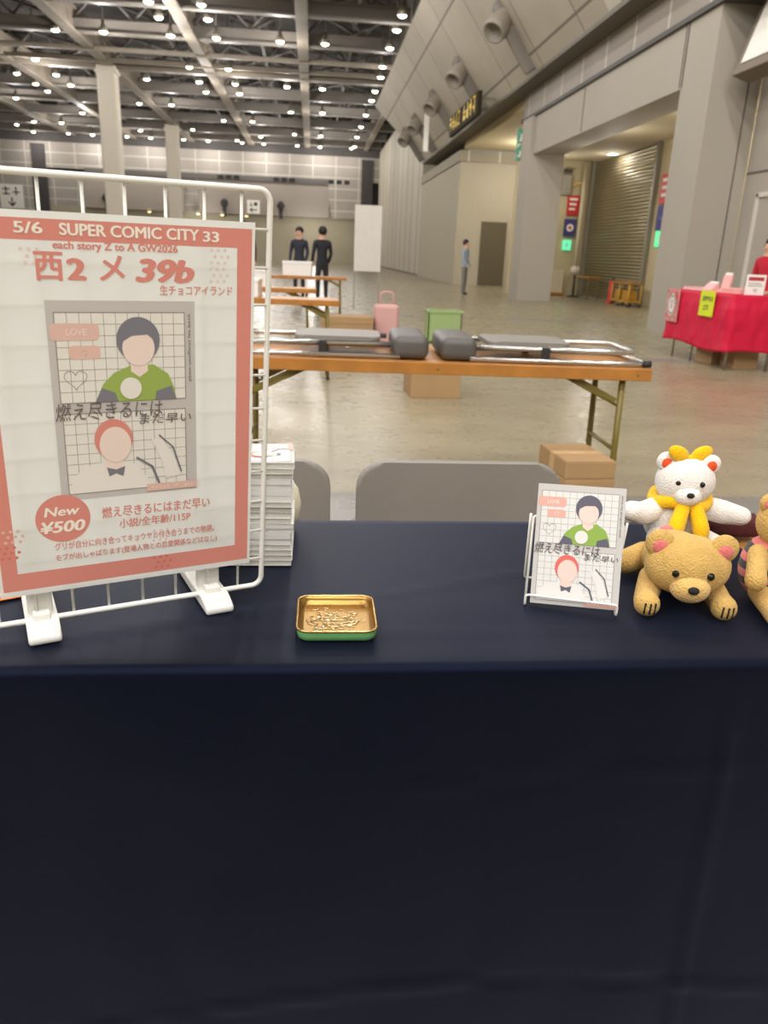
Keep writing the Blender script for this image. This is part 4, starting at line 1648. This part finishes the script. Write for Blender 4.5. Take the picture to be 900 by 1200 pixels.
# yellow-green notice hung on the cloth
t = thing('notice', 'yellow-green notice with dark writing hung on the red cloth', 'notice', (RX0 - 0.05, 9.28, 0.58), R(-90))
MB().box((0.17, 0, 0.14), (0.34, 0.006, 0.29), M_yellow_sign).build('card', M_yellow_sign, t)
n_ = Flat(eps=0.001, base=0.004)
rnd = random.Random(3)
for row_, (z0, n0, x0_, cw) in enumerate(((0.165, 5, 0.06, 0.045), (0.065, 2, 0.10, 0.06))):
    for i in range(n0):
        cx_ = x0_ + i * cw * 1.12
        for _ in range(4):
            a = rnd.choice((0, 1))
            u_, v_ = rnd.uniform(0.1, 0.9) * cw, rnd.uniform(0, 1) * 0.05
            if a:
                n_.rect(cx_, z0 + v_, cx_ + cw * 0.9, z0 + v_ + 0.008, M_blue_ink, 1)
            else:
                n_.rect(cx_ + u_ * 0.9, z0, cx_ + u_ * 0.9 + 0.008, z0 + 0.058, M_blue_ink, 1)
n_.build('writing', t)
# floral cloth banner over the left corner
t = thing('banner', 'floral patterned cloth strip with a white oval hanging over the red table corner', 'banner', (RX0 - 0.055, 10.17, 0.44), R(-90))
MB().box((0.17, 0, 0.205), (0.34, 0.008, 0.41), bev=0.002).build('cloth', mat('banner_pink', (214, 140, 140), 0.8), t)
n_ = Flat(eps=0.001, base=0.005)
cols = [mat('banner_ink_%d' % i, c, 0.8) for i, c in enumerate(((206, 90, 60), (120, 110, 84), (224, 196, 180), (200, 60, 90), (150, 140, 110), (226, 150, 90)))]
for i in range(90):
    px_, pz_ = rnd.uniform(0.02, 0.32), rnd.uniform(0.02, 0.39)
    n_.ell(px_, pz_, rnd.uniform(0.010, 0.024), rnd.uniform(0.010, 0.022), cols[i % 6], 1 + (i % 6), seg=8)
n_.ell(0.17, 0.21, 0.09, 0.12, M_white_card, 8)
for k in range(14):
    a = 2 * PI * k / 14
    n_.ell(0.17 + 0.09 * math.cos(a), 0.21 + 0.12 * math.sin(a), 0.022, 0.022, M_white_card, 8, seg=10)
for (bx, bz) in ((0.17, 0.25), (0.17, 0.19)):
    n_.rect(bx - 0.03, bz - 0.02, bx + 0.03, bz - 0.010, M_red_ink, 9)
    n_.rect(bx - 0.03, bz + 0.008, bx + 0.03, bz + 0.018, M_red_ink, 9)
    n_.rect(bx - 0.006, bz - 0.026, bx + 0.006, bz + 0.026, M_red_ink, 9)
n_.build('print', t)
# goods on the red table
t = thing('leaflet_holder', 'pink leaflet holder standing on the red table above the notice', 'leaflet holder', (4.88, 9.22, RT), R(-70))
MB().prism([(-0.02, 0), (0.07, 0), (0.10, 0.20), (0.075, 0.20), (0.045, 0.03), (-0.02, 0.03)], -0.06, 0.06, axis='x').build('tray', M_pink, t)
MB().box((0, 0.077, 0.13), (0.10, 0.012, 0.20), rot=(R(-9), 0, 0)).build('leaflets', M_white_card, t)
t = thing('leaflet_holder', 'low white and pink card rack left of the tall leaflet holder on the red table', 'leaflet holder', (4.84, 9.42, RT), R(-80))
MB().prism([(-0.05, 0), (0.05, 0), (0.05, 0.10), (0.03, 0.10), (-0.05, 0.02)], -0.09, 0.09, axis='x').build('tray', M_pink, t)
MB().box((0, 0.035, 0.07), (0.15, 0.01, 0.10), rot=(R(-20), 0, 0)).build('leaflets', M_white_card, t)
t = thing('flat_box', 'flat pale pink box lying on the red table beside the sign', 'box', (4.92, 8.95, RT), R(-90))
MB().box((0, 0, 0.026), (0.30, 0.2, 0.052), bev=0.004).build('base', M_pink, t)
MB().box((0, 0, 0.050), (0.306, 0.206, 0.022), bev=0.004).build('lid', M_pink, t)
t = thing('table_sign', 'white sign with a dark red heading standing on the red table', 'sign', (4.985, 8.68, RT), R(-12))
MB().box((0, 0, 0.11), (0.21, 0.012, 0.22), bev=0.002).build('board', M_white_card, t)
MB().box((0, 0.05, 0.10), (0.18, 0.01, 0.21), rot=(R(25), 0, 0)).build('strut', M_white_card, t)
n_ = Flat(eps=0.001, base=0.0065)
n_.rect(-0.085, 0.155, 0.085, 0.195, M_red_ink, 1)
for zz, a0, a1 in ((0.12, -0.08, 0.06), (0.095, -0.08, 0.08), (0.055, -0.02, 0.03), (0.035, -0.01, 0.02)):
    n_.rect(a0, zz, a1, zz + 0.010, M_line, 1)
n_.build('print', t)
t = thing('flat_box', 'long flat white box of goods along the far edge of the red table', 'box', (4.95, 9.85, RT), R(-90))
MB().box((0, 0, 0.015), (0.5, 0.25, 0.03), bev=0.004).build('base', M_white_card, t)
MB().box((0, 0, 0.029), (0.506, 0.256, 0.012), bev=0.003).build('lid', M_pink, t)
make_box('cardboard_box', 'brown cardboard box on the floor under the red table, nearer its left leg', (5.0, 9.35, 0), R(12), (0.32, 0.30, 0.26))
make_box('cardboard_box', 'brown cardboard box on the floor under the red table, nearer the front leg', (5.12, 8.98, 0), R(2), (0.30, 0.30, 0.24))

# ------------------------------------------------------------------ things in the bay behind the lintel
M_downlight = mat('downlight_glow', (255, 244, 220), 0.4, emit=(255, 240, 210), estr=9.0)
t = thing('downlight', 'round glowing downlight in the ceiling in front of the shutter', 'lamp', (9.06, 25.0, 4.285))
MB().lathe([(0.20, 0.0), (0.23, -0.015), (0.17, -0.022), (0.16, 0.0)], seg=24).build('ring', M_white_plastic, t)
MB().lathe([(0, -0.018), (0.10, -0.018), (0.165, -0.006)], seg=24).build('lens', M_downlight, t)
lamp_light('downlight_light', (0, 0, -0.3), 14, 0.1, t)
lamp_light('bay_light', (8.0, 17.0, 3.6), 60, 0.12)
lamp_light('bay_light', (7.5, 20.6, 3.4), 34, 0.1)
lamp_light('bay_light', (7.6, 26.0, 3.4), 30, 0.1)
lamp_light('bay_light', (8.6, 31.5, 4.9), 260, 0.2)


def wall_sign(name, label, cat, loc, rz, w_, h_, rgb, glyph, lit=None):
    t = thing(name, label, cat, loc, rz)
    mm = mat(name + '_%d_%d_%d' % rgb, rgb, 0.5, emit=lit, estr=1.2) if lit else mat(name + '_%d_%d_%d' % rgb, rgb, 0.5)
    MB().box((0, 0, 0), (w_, 0.06, h_), bev=0.005).build('panel', mm, t)
    n_ = Flat(eps=0.002, base=0.031)
    glyph(n_, w_, h_)
    n_.build('marking', t)
    return t


M_signwhite = mat('sign_white', (240, 238, 230), 0.5)


def bars(n_, w_, h_):
    for k in range(3):
        n_.rect(-w_ * 0.34, h_ * (0.25 - 0.25 * k), w_ * (0.34 - 0.1 * k), h_ * (0.36 - 0.25 * k), M_signwhite, 1)


def ring_mark(n_, w_, h_):
    n_.ell(0, 0, w_ * 0.30, w_ * 0.30, M_signwhite, 1)
    n_.ell(0, 0, w_ * 0.14, w_ * 0.14, mat('sign_red_dot', (200, 60, 60), 0.5), 2)


def runner(n_, w_, h_):
    s_ = min(w_, h_)
    n_.ell(0.04 * s_, 0.26 * s_, 0.07 * s_, 0.07 * s_, M_signwhite, 1, seg=14)
    n_.line([(0.02 * s_, 0.18 * s_), (-0.05 * s_, -0.02 * s_)], 0.11 * s_, M_signwhite, 1)
    n_.line([(-0.05 * s_, -0.02 * s_), (0.10 * s_, -0.10 * s_), (0.06 * s_, -0.30 * s_)], 0.07 * s_, M_signwhite, 1)
    n_.line([(-0.05 * s_, -0.02 * s_), (-0.12 * s_, -0.16 * s_), (-0.26 * s_, -0.20 * s_)], 0.07 * s_, M_signwhite, 1)
    n_.line([(0.0, 0.15 * s_), (0.16 * s_, 0.06 * s_)], 0.05 * s_, M_signwhite, 1)
    n_.line([(0.0, 0.15 * s_), (-0.18 * s_, 0.12 * s_), (-0.2 * s_, 0.0)], 0.05 * s_, M_signwhite, 1)


YW = 27.33
wall_sign('wall_sign', 'red sign with white lines left of the shutter', 'sign', (8.74, YW - 0.04, 2.93), 0, 0.42, 0.62, (206, 48, 44), bars)
wall_sign('wall_sign', 'dark blue sign with a white disc left of the shutter', 'sign', (8.70, YW - 0.04, 2.22), 0, 0.40, 0.56, (66, 62, 120), ring_mark)
wall_sign('exit_sign', 'small lit green exit sign under the blue sign left of the shutter', 'exit sign', (8.66, YW - 0.04, 1.66), 0, 0.28, 0.32, (90, 200, 150), runner, lit=(90, 210, 160))
wall_sign('wall_sign', 'red sign with white lines right of the shutter', 'sign', (9.31, 21.35, 3.05), R(-90), 0.62, 0.75, (206, 40, 44), bars)
wall_sign('wall_sign', 'plain dark blue sign right of the shutter', 'sign', (9.31, 21.35, 2.33), R(-90), 0.60, 0.62, (52, 48, 130), lambda n_, w_, h_: n_.rect(-w_ * 0.3, -h_ * 0.05, w_ * 0.3, h_ * 0.05, mat('sign_pale_blue', (90, 90, 160), 0.5), 1))
wall_sign('exit_sign', 'lit green exit sign beside the pillar right of the shutter', 'exit sign', (9.31, 21.35, 1.80), R(-90), 0.42, 0.40, (60, 200, 130), runner, lit=(70, 220, 150))
# yellow rail and pipe post beside the shutter
t = thing('pipe_post', 'pale vertical pipe post with a yellow bracket left of the shutter', 'post', (8.98, 27.1, 0))
MB().tube([(0, 0, 0), (0, 0, 4.2)], 0.07, seg=12).build('pipe', mat('pale_pipe', (206, 194, 160), 0.5), t)
MB().tube([(-0.37, 0.1, 3.55), (-0.1, 0, 3.62), (0.1, 0, 3.62)], 0.035, seg=8).build('bracket', mat('yellow_bracket', (210, 170, 80), 0.5), t)
t = thing('control_box', 'grey wall box high on the wall left of the shutter', 'box', (8.42, 27.27, 3.55))
MB().box((0, 0, 0), (0.32, 0.14, 0.62), bev=0.01).build('case', M_steel, t)
MB().box((0, -0.075, 0.42), (0.3, 0.02, 0.12)).build('vent', M_dark_strip, t)
# low table, stool, red stand and trolleys along the shutter
t = thing('side_table', 'low wooden table standing in front of the shutter', 'table', (8.85, 25.2, 0), R(90))
MB().box((0, 0, 0.68), (1.1, 0.42, 0.05), bev=0.005).build('tabletop', M_wood, t)
for sx in (-1, 1):
    for sy in (-1, 1):
        MB().tube([(sx * 0.48, sy * 0.17, 0), (sx * 0.48, sy * 0.17, 0.66)], 0.018, seg=8).build('leg', M_olive, t)
t = thing('stand_fan', 'pale round-headed stand left of the low table by the shutter', 'stand', (8.75, 26.35, 0))
MB().ball((0, 0, 0.86), (0.17, 0.14, 0.15)).build('head', mat('pale_head', (210, 200, 180), 0.6), t)
MB().tube([(0, 0, 0), (0, 0, 0.78)], 0.03, seg=8).build('pole', M_rubber, t)
MB().lathe([(0, 0), (0.2, 0), (0.2, 0.03), (0.03, 0.06), (0, 0.06)], seg=16).build('base', M_rubber, t)
t = thing('extinguisher_stand', 'slim red post on the floor before the shutter', 'post', (8.9, 23.3, 0))
MB().lathe([(0, 0), (0.13, 0), (0.13, 0.04), (0.075, 0.07), (0.075, 0.58), (0.05, 0.64), (0, 0.66)], seg=16).build('body', mat('signal_red', (196, 26, 34), 0.5), t)
MB().tube([(0, 0, 0.64), (0, -0.05, 0.72), (0.04, -0.08, 0.70)], 0.018, seg=8).build('nozzle', M_rubber, t)
for i, (yy, xx, lab) in enumerate(((22.45, 8.9, 'wooden topped trolley beside the red post'), (21.6, 8.8, 'wooden topped trolley nearest the right pillar'))):
    t = thing('trolley', lab, 'trolley', (xx, yy, 0), R(90 + 6 * i))
    MB().box((0, 0, 0.62), (0.62, 0.42, 0.05), bev=0.005).build('top', M_wood, t)
    MB().box((0, 0, 0.14), (0.62, 0.42, 0.04), bev=0.005).build('shelf', mat('yellow_shelf', (196, 150, 44), 0.5), t)
    for sx in (-1, 1):
        for sy in (-1, 1):
            l_ = MB().tube([(sx * 0.28, sy * 0.18, 0.05), (sx * 0.28, sy * 0.18, 0.62)], 0.022, seg=8).build('leg', mat('yellow_steel', (206, 160, 50), 0.5), t)
            MB().lathe([(0, 0), (0.03, 0.006), (0.035, 0.03), (0.03, 0.054), (0, 0.06)], (sx * 0.28, sy * 0.18, 0), seg=10).build('caster', M_rubber, l_)
    MB().box((0, 0, 0.30), (0.30, 0.30, 0.26), bev=0.01).build('drum', mat('ochre_drum', (180, 132, 48), 0.6), t)
t = thing('notice_board', 'pale notice board leaning on the wall left of the shutter', 'board', (8.3, 27.15, 0))
MB().box((0, 0, 0.45), (0.62, 0.05, 0.8), bev=0.01).build('panel', mat('board_cream', (214, 202, 170), 0.7), t)
MB().box((0, 0.0, 0.06), (0.7, 0.25, 0.08), bev=0.01).build('base', M_wood, t)

# green exit blade hanging at the far pillar corner
t = thing('exit_sign', 'tall green exit sign hanging at the far corner of the lintel', 'exit sign', (5.98, 24.15, 4.28), 0)
MB().box((0, 0, 0), (0.24, 0.08, 0.86), bev=0.01).build('panel', mat('exit_green', (70, 120, 96), 0.5, emit=(80, 150, 118), estr=0.35), t)
n_ = Flat(eps=0.003, base=0.042)
n_.ell(0.02, 0.24, 0.05, 0.05, M_signwhite, 1, seg=12)
n_.line([(0.0, 0.17), (-0.02, 0.06)], 0.07, M_signwhite, 1)
n_.line([(-0.02, 0.06), (0.06, -0.02), (0.03, -0.12)], 0.045, M_signwhite, 1)
n_.line([(-0.02, 0.06), (-0.08, -0.04)], 0.045, M_signwhite, 1)
n_.line([(0, -0.18), (0, -0.36)], 0.05, M_signwhite, 1)
n_.line([(-0.06, -0.29), (0, -0.37), (0.06, -0.29)], 0.04, M_signwhite, 1)
n_.build('running_figure', t)
MB().box((0.10, -0.07, 0.3), (0.06, 0.10, 0.04)).build('bracket', M_steel, t)

# lightbox on the wall at the top right
t = thing('sign_lightbox', 'framed white sign box hanging high on the right wall', 'sign', (6.55, 11.2, 4.45))
tl = R(17)
bx_ = MB()
bx_.box((0, 0, 0), (0.30, 2.6, 1.36), bev=0.02, rot=(0, tl, 0))
bx_.build('case', mat('sign_case', (120, 108, 92), 0.5, metal=0.3), t)
bx_ = MB()
bx_.box((-0.156, 0, 0.0), (0.02, 2.26, 1.08), rot=None)
for v in bx_.bm.verts:
    v.co = Matrix.Rotation(tl, 4, 'Y') @ v.co
bx_.build('face', mat('sign_face', (232, 228, 220), 0.5), t)

# electronic board and white banner under the sloped cladding
t = thing('led_board', 'dark electronic board with yellow characters hanging under the sloped wall panels', 'sign', (4.96, 28.0, 5.55), R(-90))
MB().box((0, 0, 0), (5.0, 0.14, 0.66), bev=0.02).build('case', mat('led_case', (52, 46, 34), 0.8, spec=0.1), t)
n_ = Flat(eps=0.01, base=0.085)
M_led = mat('led_yellow', (200, 170, 40), 0.5, emit=(214, 186, 50), estr=0.4)
rnd = random.Random(11)
for i in range(9):
    cx_ = -2.1 + i * 0.52
    if i in (4,):
        continue
    for _ in range(3):
        zz = rnd.uniform(-0.2, 0.2)
        n_.rect(cx_ - 0.18, zz, cx_ + 0.18, zz + 0.06, M_led, 1)
    for _ in range(2):
        xx = rnd.uniform(-0.14, 0.14)
        n_.rect(cx_ + xx, -0.22, cx_ + xx + 0.06, 0.24, M_led, 1)
n_.build('characters', t)
for hx in (-1.9, 1.9):
    MB().box((hx, 0.30, 0.22), (0.08, 0.60, 0.08)).build('hanger', M_steel, t)
t = thing('hanging_banner', 'narrow white banner hanging by the sloped wall far down the hall', 'banner', (4.60, 34.6, 5.90))
MB().box((0, 0, 0), (0.2, 0.03, 1.4)).build('cloth', M_signwhite, t)
MB().tube([(-0.12, 0, 0.71), (0.30, 0, 0.71)], 0.02, seg=6).build('rod', M_steel, t)

# air nozzles with their ducts on the sloped cladding
slope = Vector((-2.27, 0, 3.08)).normalized()
nrm = Vector((-slope.z, 0, slope.x))
if nrm.x > 0:
    nrm = -nrm
noz = None
ORDN = ['nearest the camera', 'second from the camera', 'third from the camera', 'fourth from the camera', 'fifth and farthest']
for i, yy in enumerate((21.7, 27.5, 32.8, 38.2, 42.2)):
    lab = 'grey air nozzle with duct on the sloped wall, ' + ORDN[i]
    if noz is None:
        noz = thing('air_nozzle', lab, 'air nozzle', (5.62, yy, 5.70), 0, 'air nozzles along the sloped wall')
        c = slope * 1.36 + nrm * 0.34
        z_ax = (nrm * 0.75 + Vector((0, -0.55, -0.35))).normalized()
        rq = z_ax.to_track_quat('Z', 'Y').to_matrix().to_4x4()
        nz_ = MB()
        nz_.lathe([(0.30, -0.30), (0.31, 0.1), (0.28, 0.24), (0.24, 0.24), (0.2, 0.0), (0.0, 0.0)], seg=20)
        for v in nz_.bm.verts:
            v.co = Matrix.Translation(c) @ rq @ v.co
        nz_.build('nozzle', mat('nozzle_grey', (140, 132, 120), 0.5, noise=0.05), noz)
        dk = MB()
        A = slope * 0.02 + nrm * 0.08
        B = slope * 1.95 + nrm * 0.10
        dk.box((0, 0, 0), (0.42, 0.14, 1.6), bev=0.05)
        dk.lathe([(0, -0.07), (0.21, -0.07), (0.21, 0.07), (0, 0.07)], (0, 0, 0.8), seg=20, rot=(PI / 2, 0, 0))
        dm = Matrix.Translation(slope * 0.84 + nrm * 0.09) @ slope.to_track_quat('Z', 'Y').to_matrix().to_4x4() @ Matrix.Rotation(R(90), 4, 'Z')
        for v in dk.bm.verts:
            v.co = dm @ v.co
        dk.build('duct', mat('duct_grey', (120, 113, 104), 0.6, noise=0.05), noz)
    else:
        dup(noz, (5.62, yy, 5.70), 0, lab)

# far wall: direction signs, nozzles and the warm lamp row
t = wall_sign('direction_sign', 'white direction sign with a down arrow at the left edge, far wall', 'sign', (-26.6, FY - 0.45, 4.75), 0, 2.0, 2.0, (226, 222, 212),
              lambda n_, w_, h_: (n_.line([(0, -0.15), (0, -0.75)], 0.12, M_black, 1), n_.line([(-0.28, -0.5), (0, -0.78), (0.28, -0.5)], 0.12, M_black, 1),
                                  n_.rect(-0.75, 0.15, -0.1, 0.25, M_black, 1), n_.rect(-0.75, 0.55, -0.1, 0.65, M_black, 1), n_.rect(-0.5, 0.1, -0.38, 0.8, M_black, 1),
                                  n_.rect(0.1, 0.3, 0.75, 0.4, M_black, 1), n_.rect(0.36, 0.1, 0.48, 0.8, M_black, 1)))
wall_sign('direction_sign', 'small white direction sign with a left arrow on the far wall beside the grid top', 'sign', (-5.35, FY - 0.85, 4.75), 0, 1.15, 1.15, (226, 222, 212),
          lambda n_, w_, h_: (n_.line([(0.3, -0.25), (-0.3, -0.25)], 0.09, M_black, 1), n_.line([(-0.1, -0.1), (-0.32, -0.25), (-0.1, -0.4)], 0.09, M_black, 1),
                              n_.rect(-0.35, 0.1, -0.05, 0.16, M_black, 1), n_.rect(-0.25, 0.05, -0.18, 0.4, M_black, 1), n_.rect(0.05, 0.1, 0.35, 0.4, M_black, 1)))
fn = None
for i, (xx, lab) in enumerate(((-20.0 + 1.6, 'dark air nozzle on the far wall left of both columns'), (-8.0, 'dark air nozzle on the far wall right of both columns'), (-2.9, 'dark air nozzle on the far wall above the blurred stalls'))):
    if fn is None:
        fn = thing('air_nozzle', lab, 'air nozzle', (xx, FY - 0.6, 5.0), 0, 'air nozzles on the far wall')
        MB().lathe([(0.30, -0.3), (0.34, 0.0), (0.28, 0.35), (0.0, 0.30)], seg=16, rot=(PI / 2 + 0.3, 0, 0)).build('nozzle', MATS['dark_gap'], fn)
        MB().box((0, 0.25, -0.5), (0.34, 0.3, 1.3)).build('duct', MATS['dark_gap'], fn)
    else:
        dup(fn, (xx, FY - 0.6, 5.0), 0, lab)
wl = None
for i in range(5):
    p = (-14.6 + i * 2.15, FY - 1.0, 3.95)
    if wl is None:
        wl = thing('wall_lamp', 'small warm spotlight in the low row on the far wall behind the grid', 'lamp', p, 0, 'warm spotlights on the far wall')
        MB().lathe([(0.05, 0.3), (0.16, 0.25), (0.22, 0.0), (0.20, 0.0)], seg=12).build('shade', M_steel, wl)
        MB().ball((0, 0, 0.03), (0.17, 0.17, 0.1), seg=12, rings=8).build('bulb', mat('warm_bulb', (255, 226, 170), 0.5, emit=(255, 220, 160), estr=4.0), wl)
    else:
        dup(wl, p)
lamp_light('stall_light', (-10.0, FY - 2.5, 3.4), 200, 0.3)
lamp_light('stall_light', (0.0, FY - 2.5, 3.4), 200, 0.3)

# ------------------------------------------------------------------ the hall lamps
LX = [-23.8, -21.7, -19.5, -16.4, -14.2, -11.3, -9.2, -6.4, -4.35, -1.5, 0.5, 3.4]
LP = [(-6.3, 34.8), (-4.3, 34.7), (-4.3, 36.7), (-6.3, 36.9), (-6.3, 39.7), (-4.3, 39.6), (-9.2, 39.8), (-11.3, 40.0), (-1.5, 39.5), (0.5, 39.4), (-14.2, 46.3), (-6.4, 45.9),
      (-4.4, 45.8), (-16.5, 50.3), (-14.3, 50.0), (-16.4, 53.1), (-14.3, 52.8), (-9.3, 49.7), (-6.4, 49.6), (-6.4, 52.5), (-4.4, 52.4), (-4.4, 49.6), (-1.5, 49.5), (0.5, 49.5),
      (-19.4, 58.5), (-16.4, 55.3), (-16.5, 63.3), (-11.4, 57.9), (-9.3, 57.7), (-6.5, 63.2), (-4.4, 62.9), (-1.5, 57.9), (0.6, 57.5), (-21.7, 69.0), (-19.6, 68.9), (-23.8, 71.3),
      (-23.8, 76.3), (-20.9, 76.0), (-18.9, 76.0), (-9.5, 68.7), (-14.0, 70.9), (-16.0, 76.2), (-14.0, 76.0), (-11.2, 76.3), (-9.1, 75.7), (-6.5, 73.8), (-4.3, 70.7), (-6.2, 75.7),
      (-4.3, 76.1), (-1.5, 68.3), (0.6, 68.4), (-1.4, 76.1), (0.6, 75.8), (3.4, 34.3), (3.4, 36.4), (3.4, 39.4), (3.4, 43.1), (3.5, 45.5), (3.5, 49.3), (3.5, 52.1), (3.5, 57.4),
      (3.5, 62.6), (3.5, 68.0), (3.6, 73.9), (3.4, 75.9)]
M_lens = mat('lamp_glow', (255, 248, 232), 0.5, emit=(255, 246, 226), estr=14.0)
lamp = None
for i, (lx, ly) in enumerate(LP):
    ly = min(ly, 75.2)
    p = (lx, ly, 9.9)
    if lamp is None:
        lamp = thing('ceiling_lamp', 'small round glowing lamp hanging among the roof beams', 'lamp', p, 0, 'lamps of the hall ceiling')
        MB().lathe([(0.0, 0.48), (0.06, 0.48), (0.08, 0.30), (0.17, 0.16), (0.20, 0.0), (0.18, 0.0), (0.15, 0.10)], seg=16).build('housing', M_steel, lamp)
        MB().lathe([(0.0, -0.07), (0.10, -0.05), (0.18, 0.02), (0.17, 0.10)], seg=16).build('lens', M_lens, lamp)
        MB().tube([(0, 0, 0.46), (0, 0, 2.6)], 0.02, seg=6).build('stem', M_steel, lamp)
    else:
        dup(lamp, p)
    if i % 2 == 0:
        lamp_light('hall_light', (lx, ly, 9.1), LAMP_W * (0.7 if lx > 3 else 2.1), 0.14)
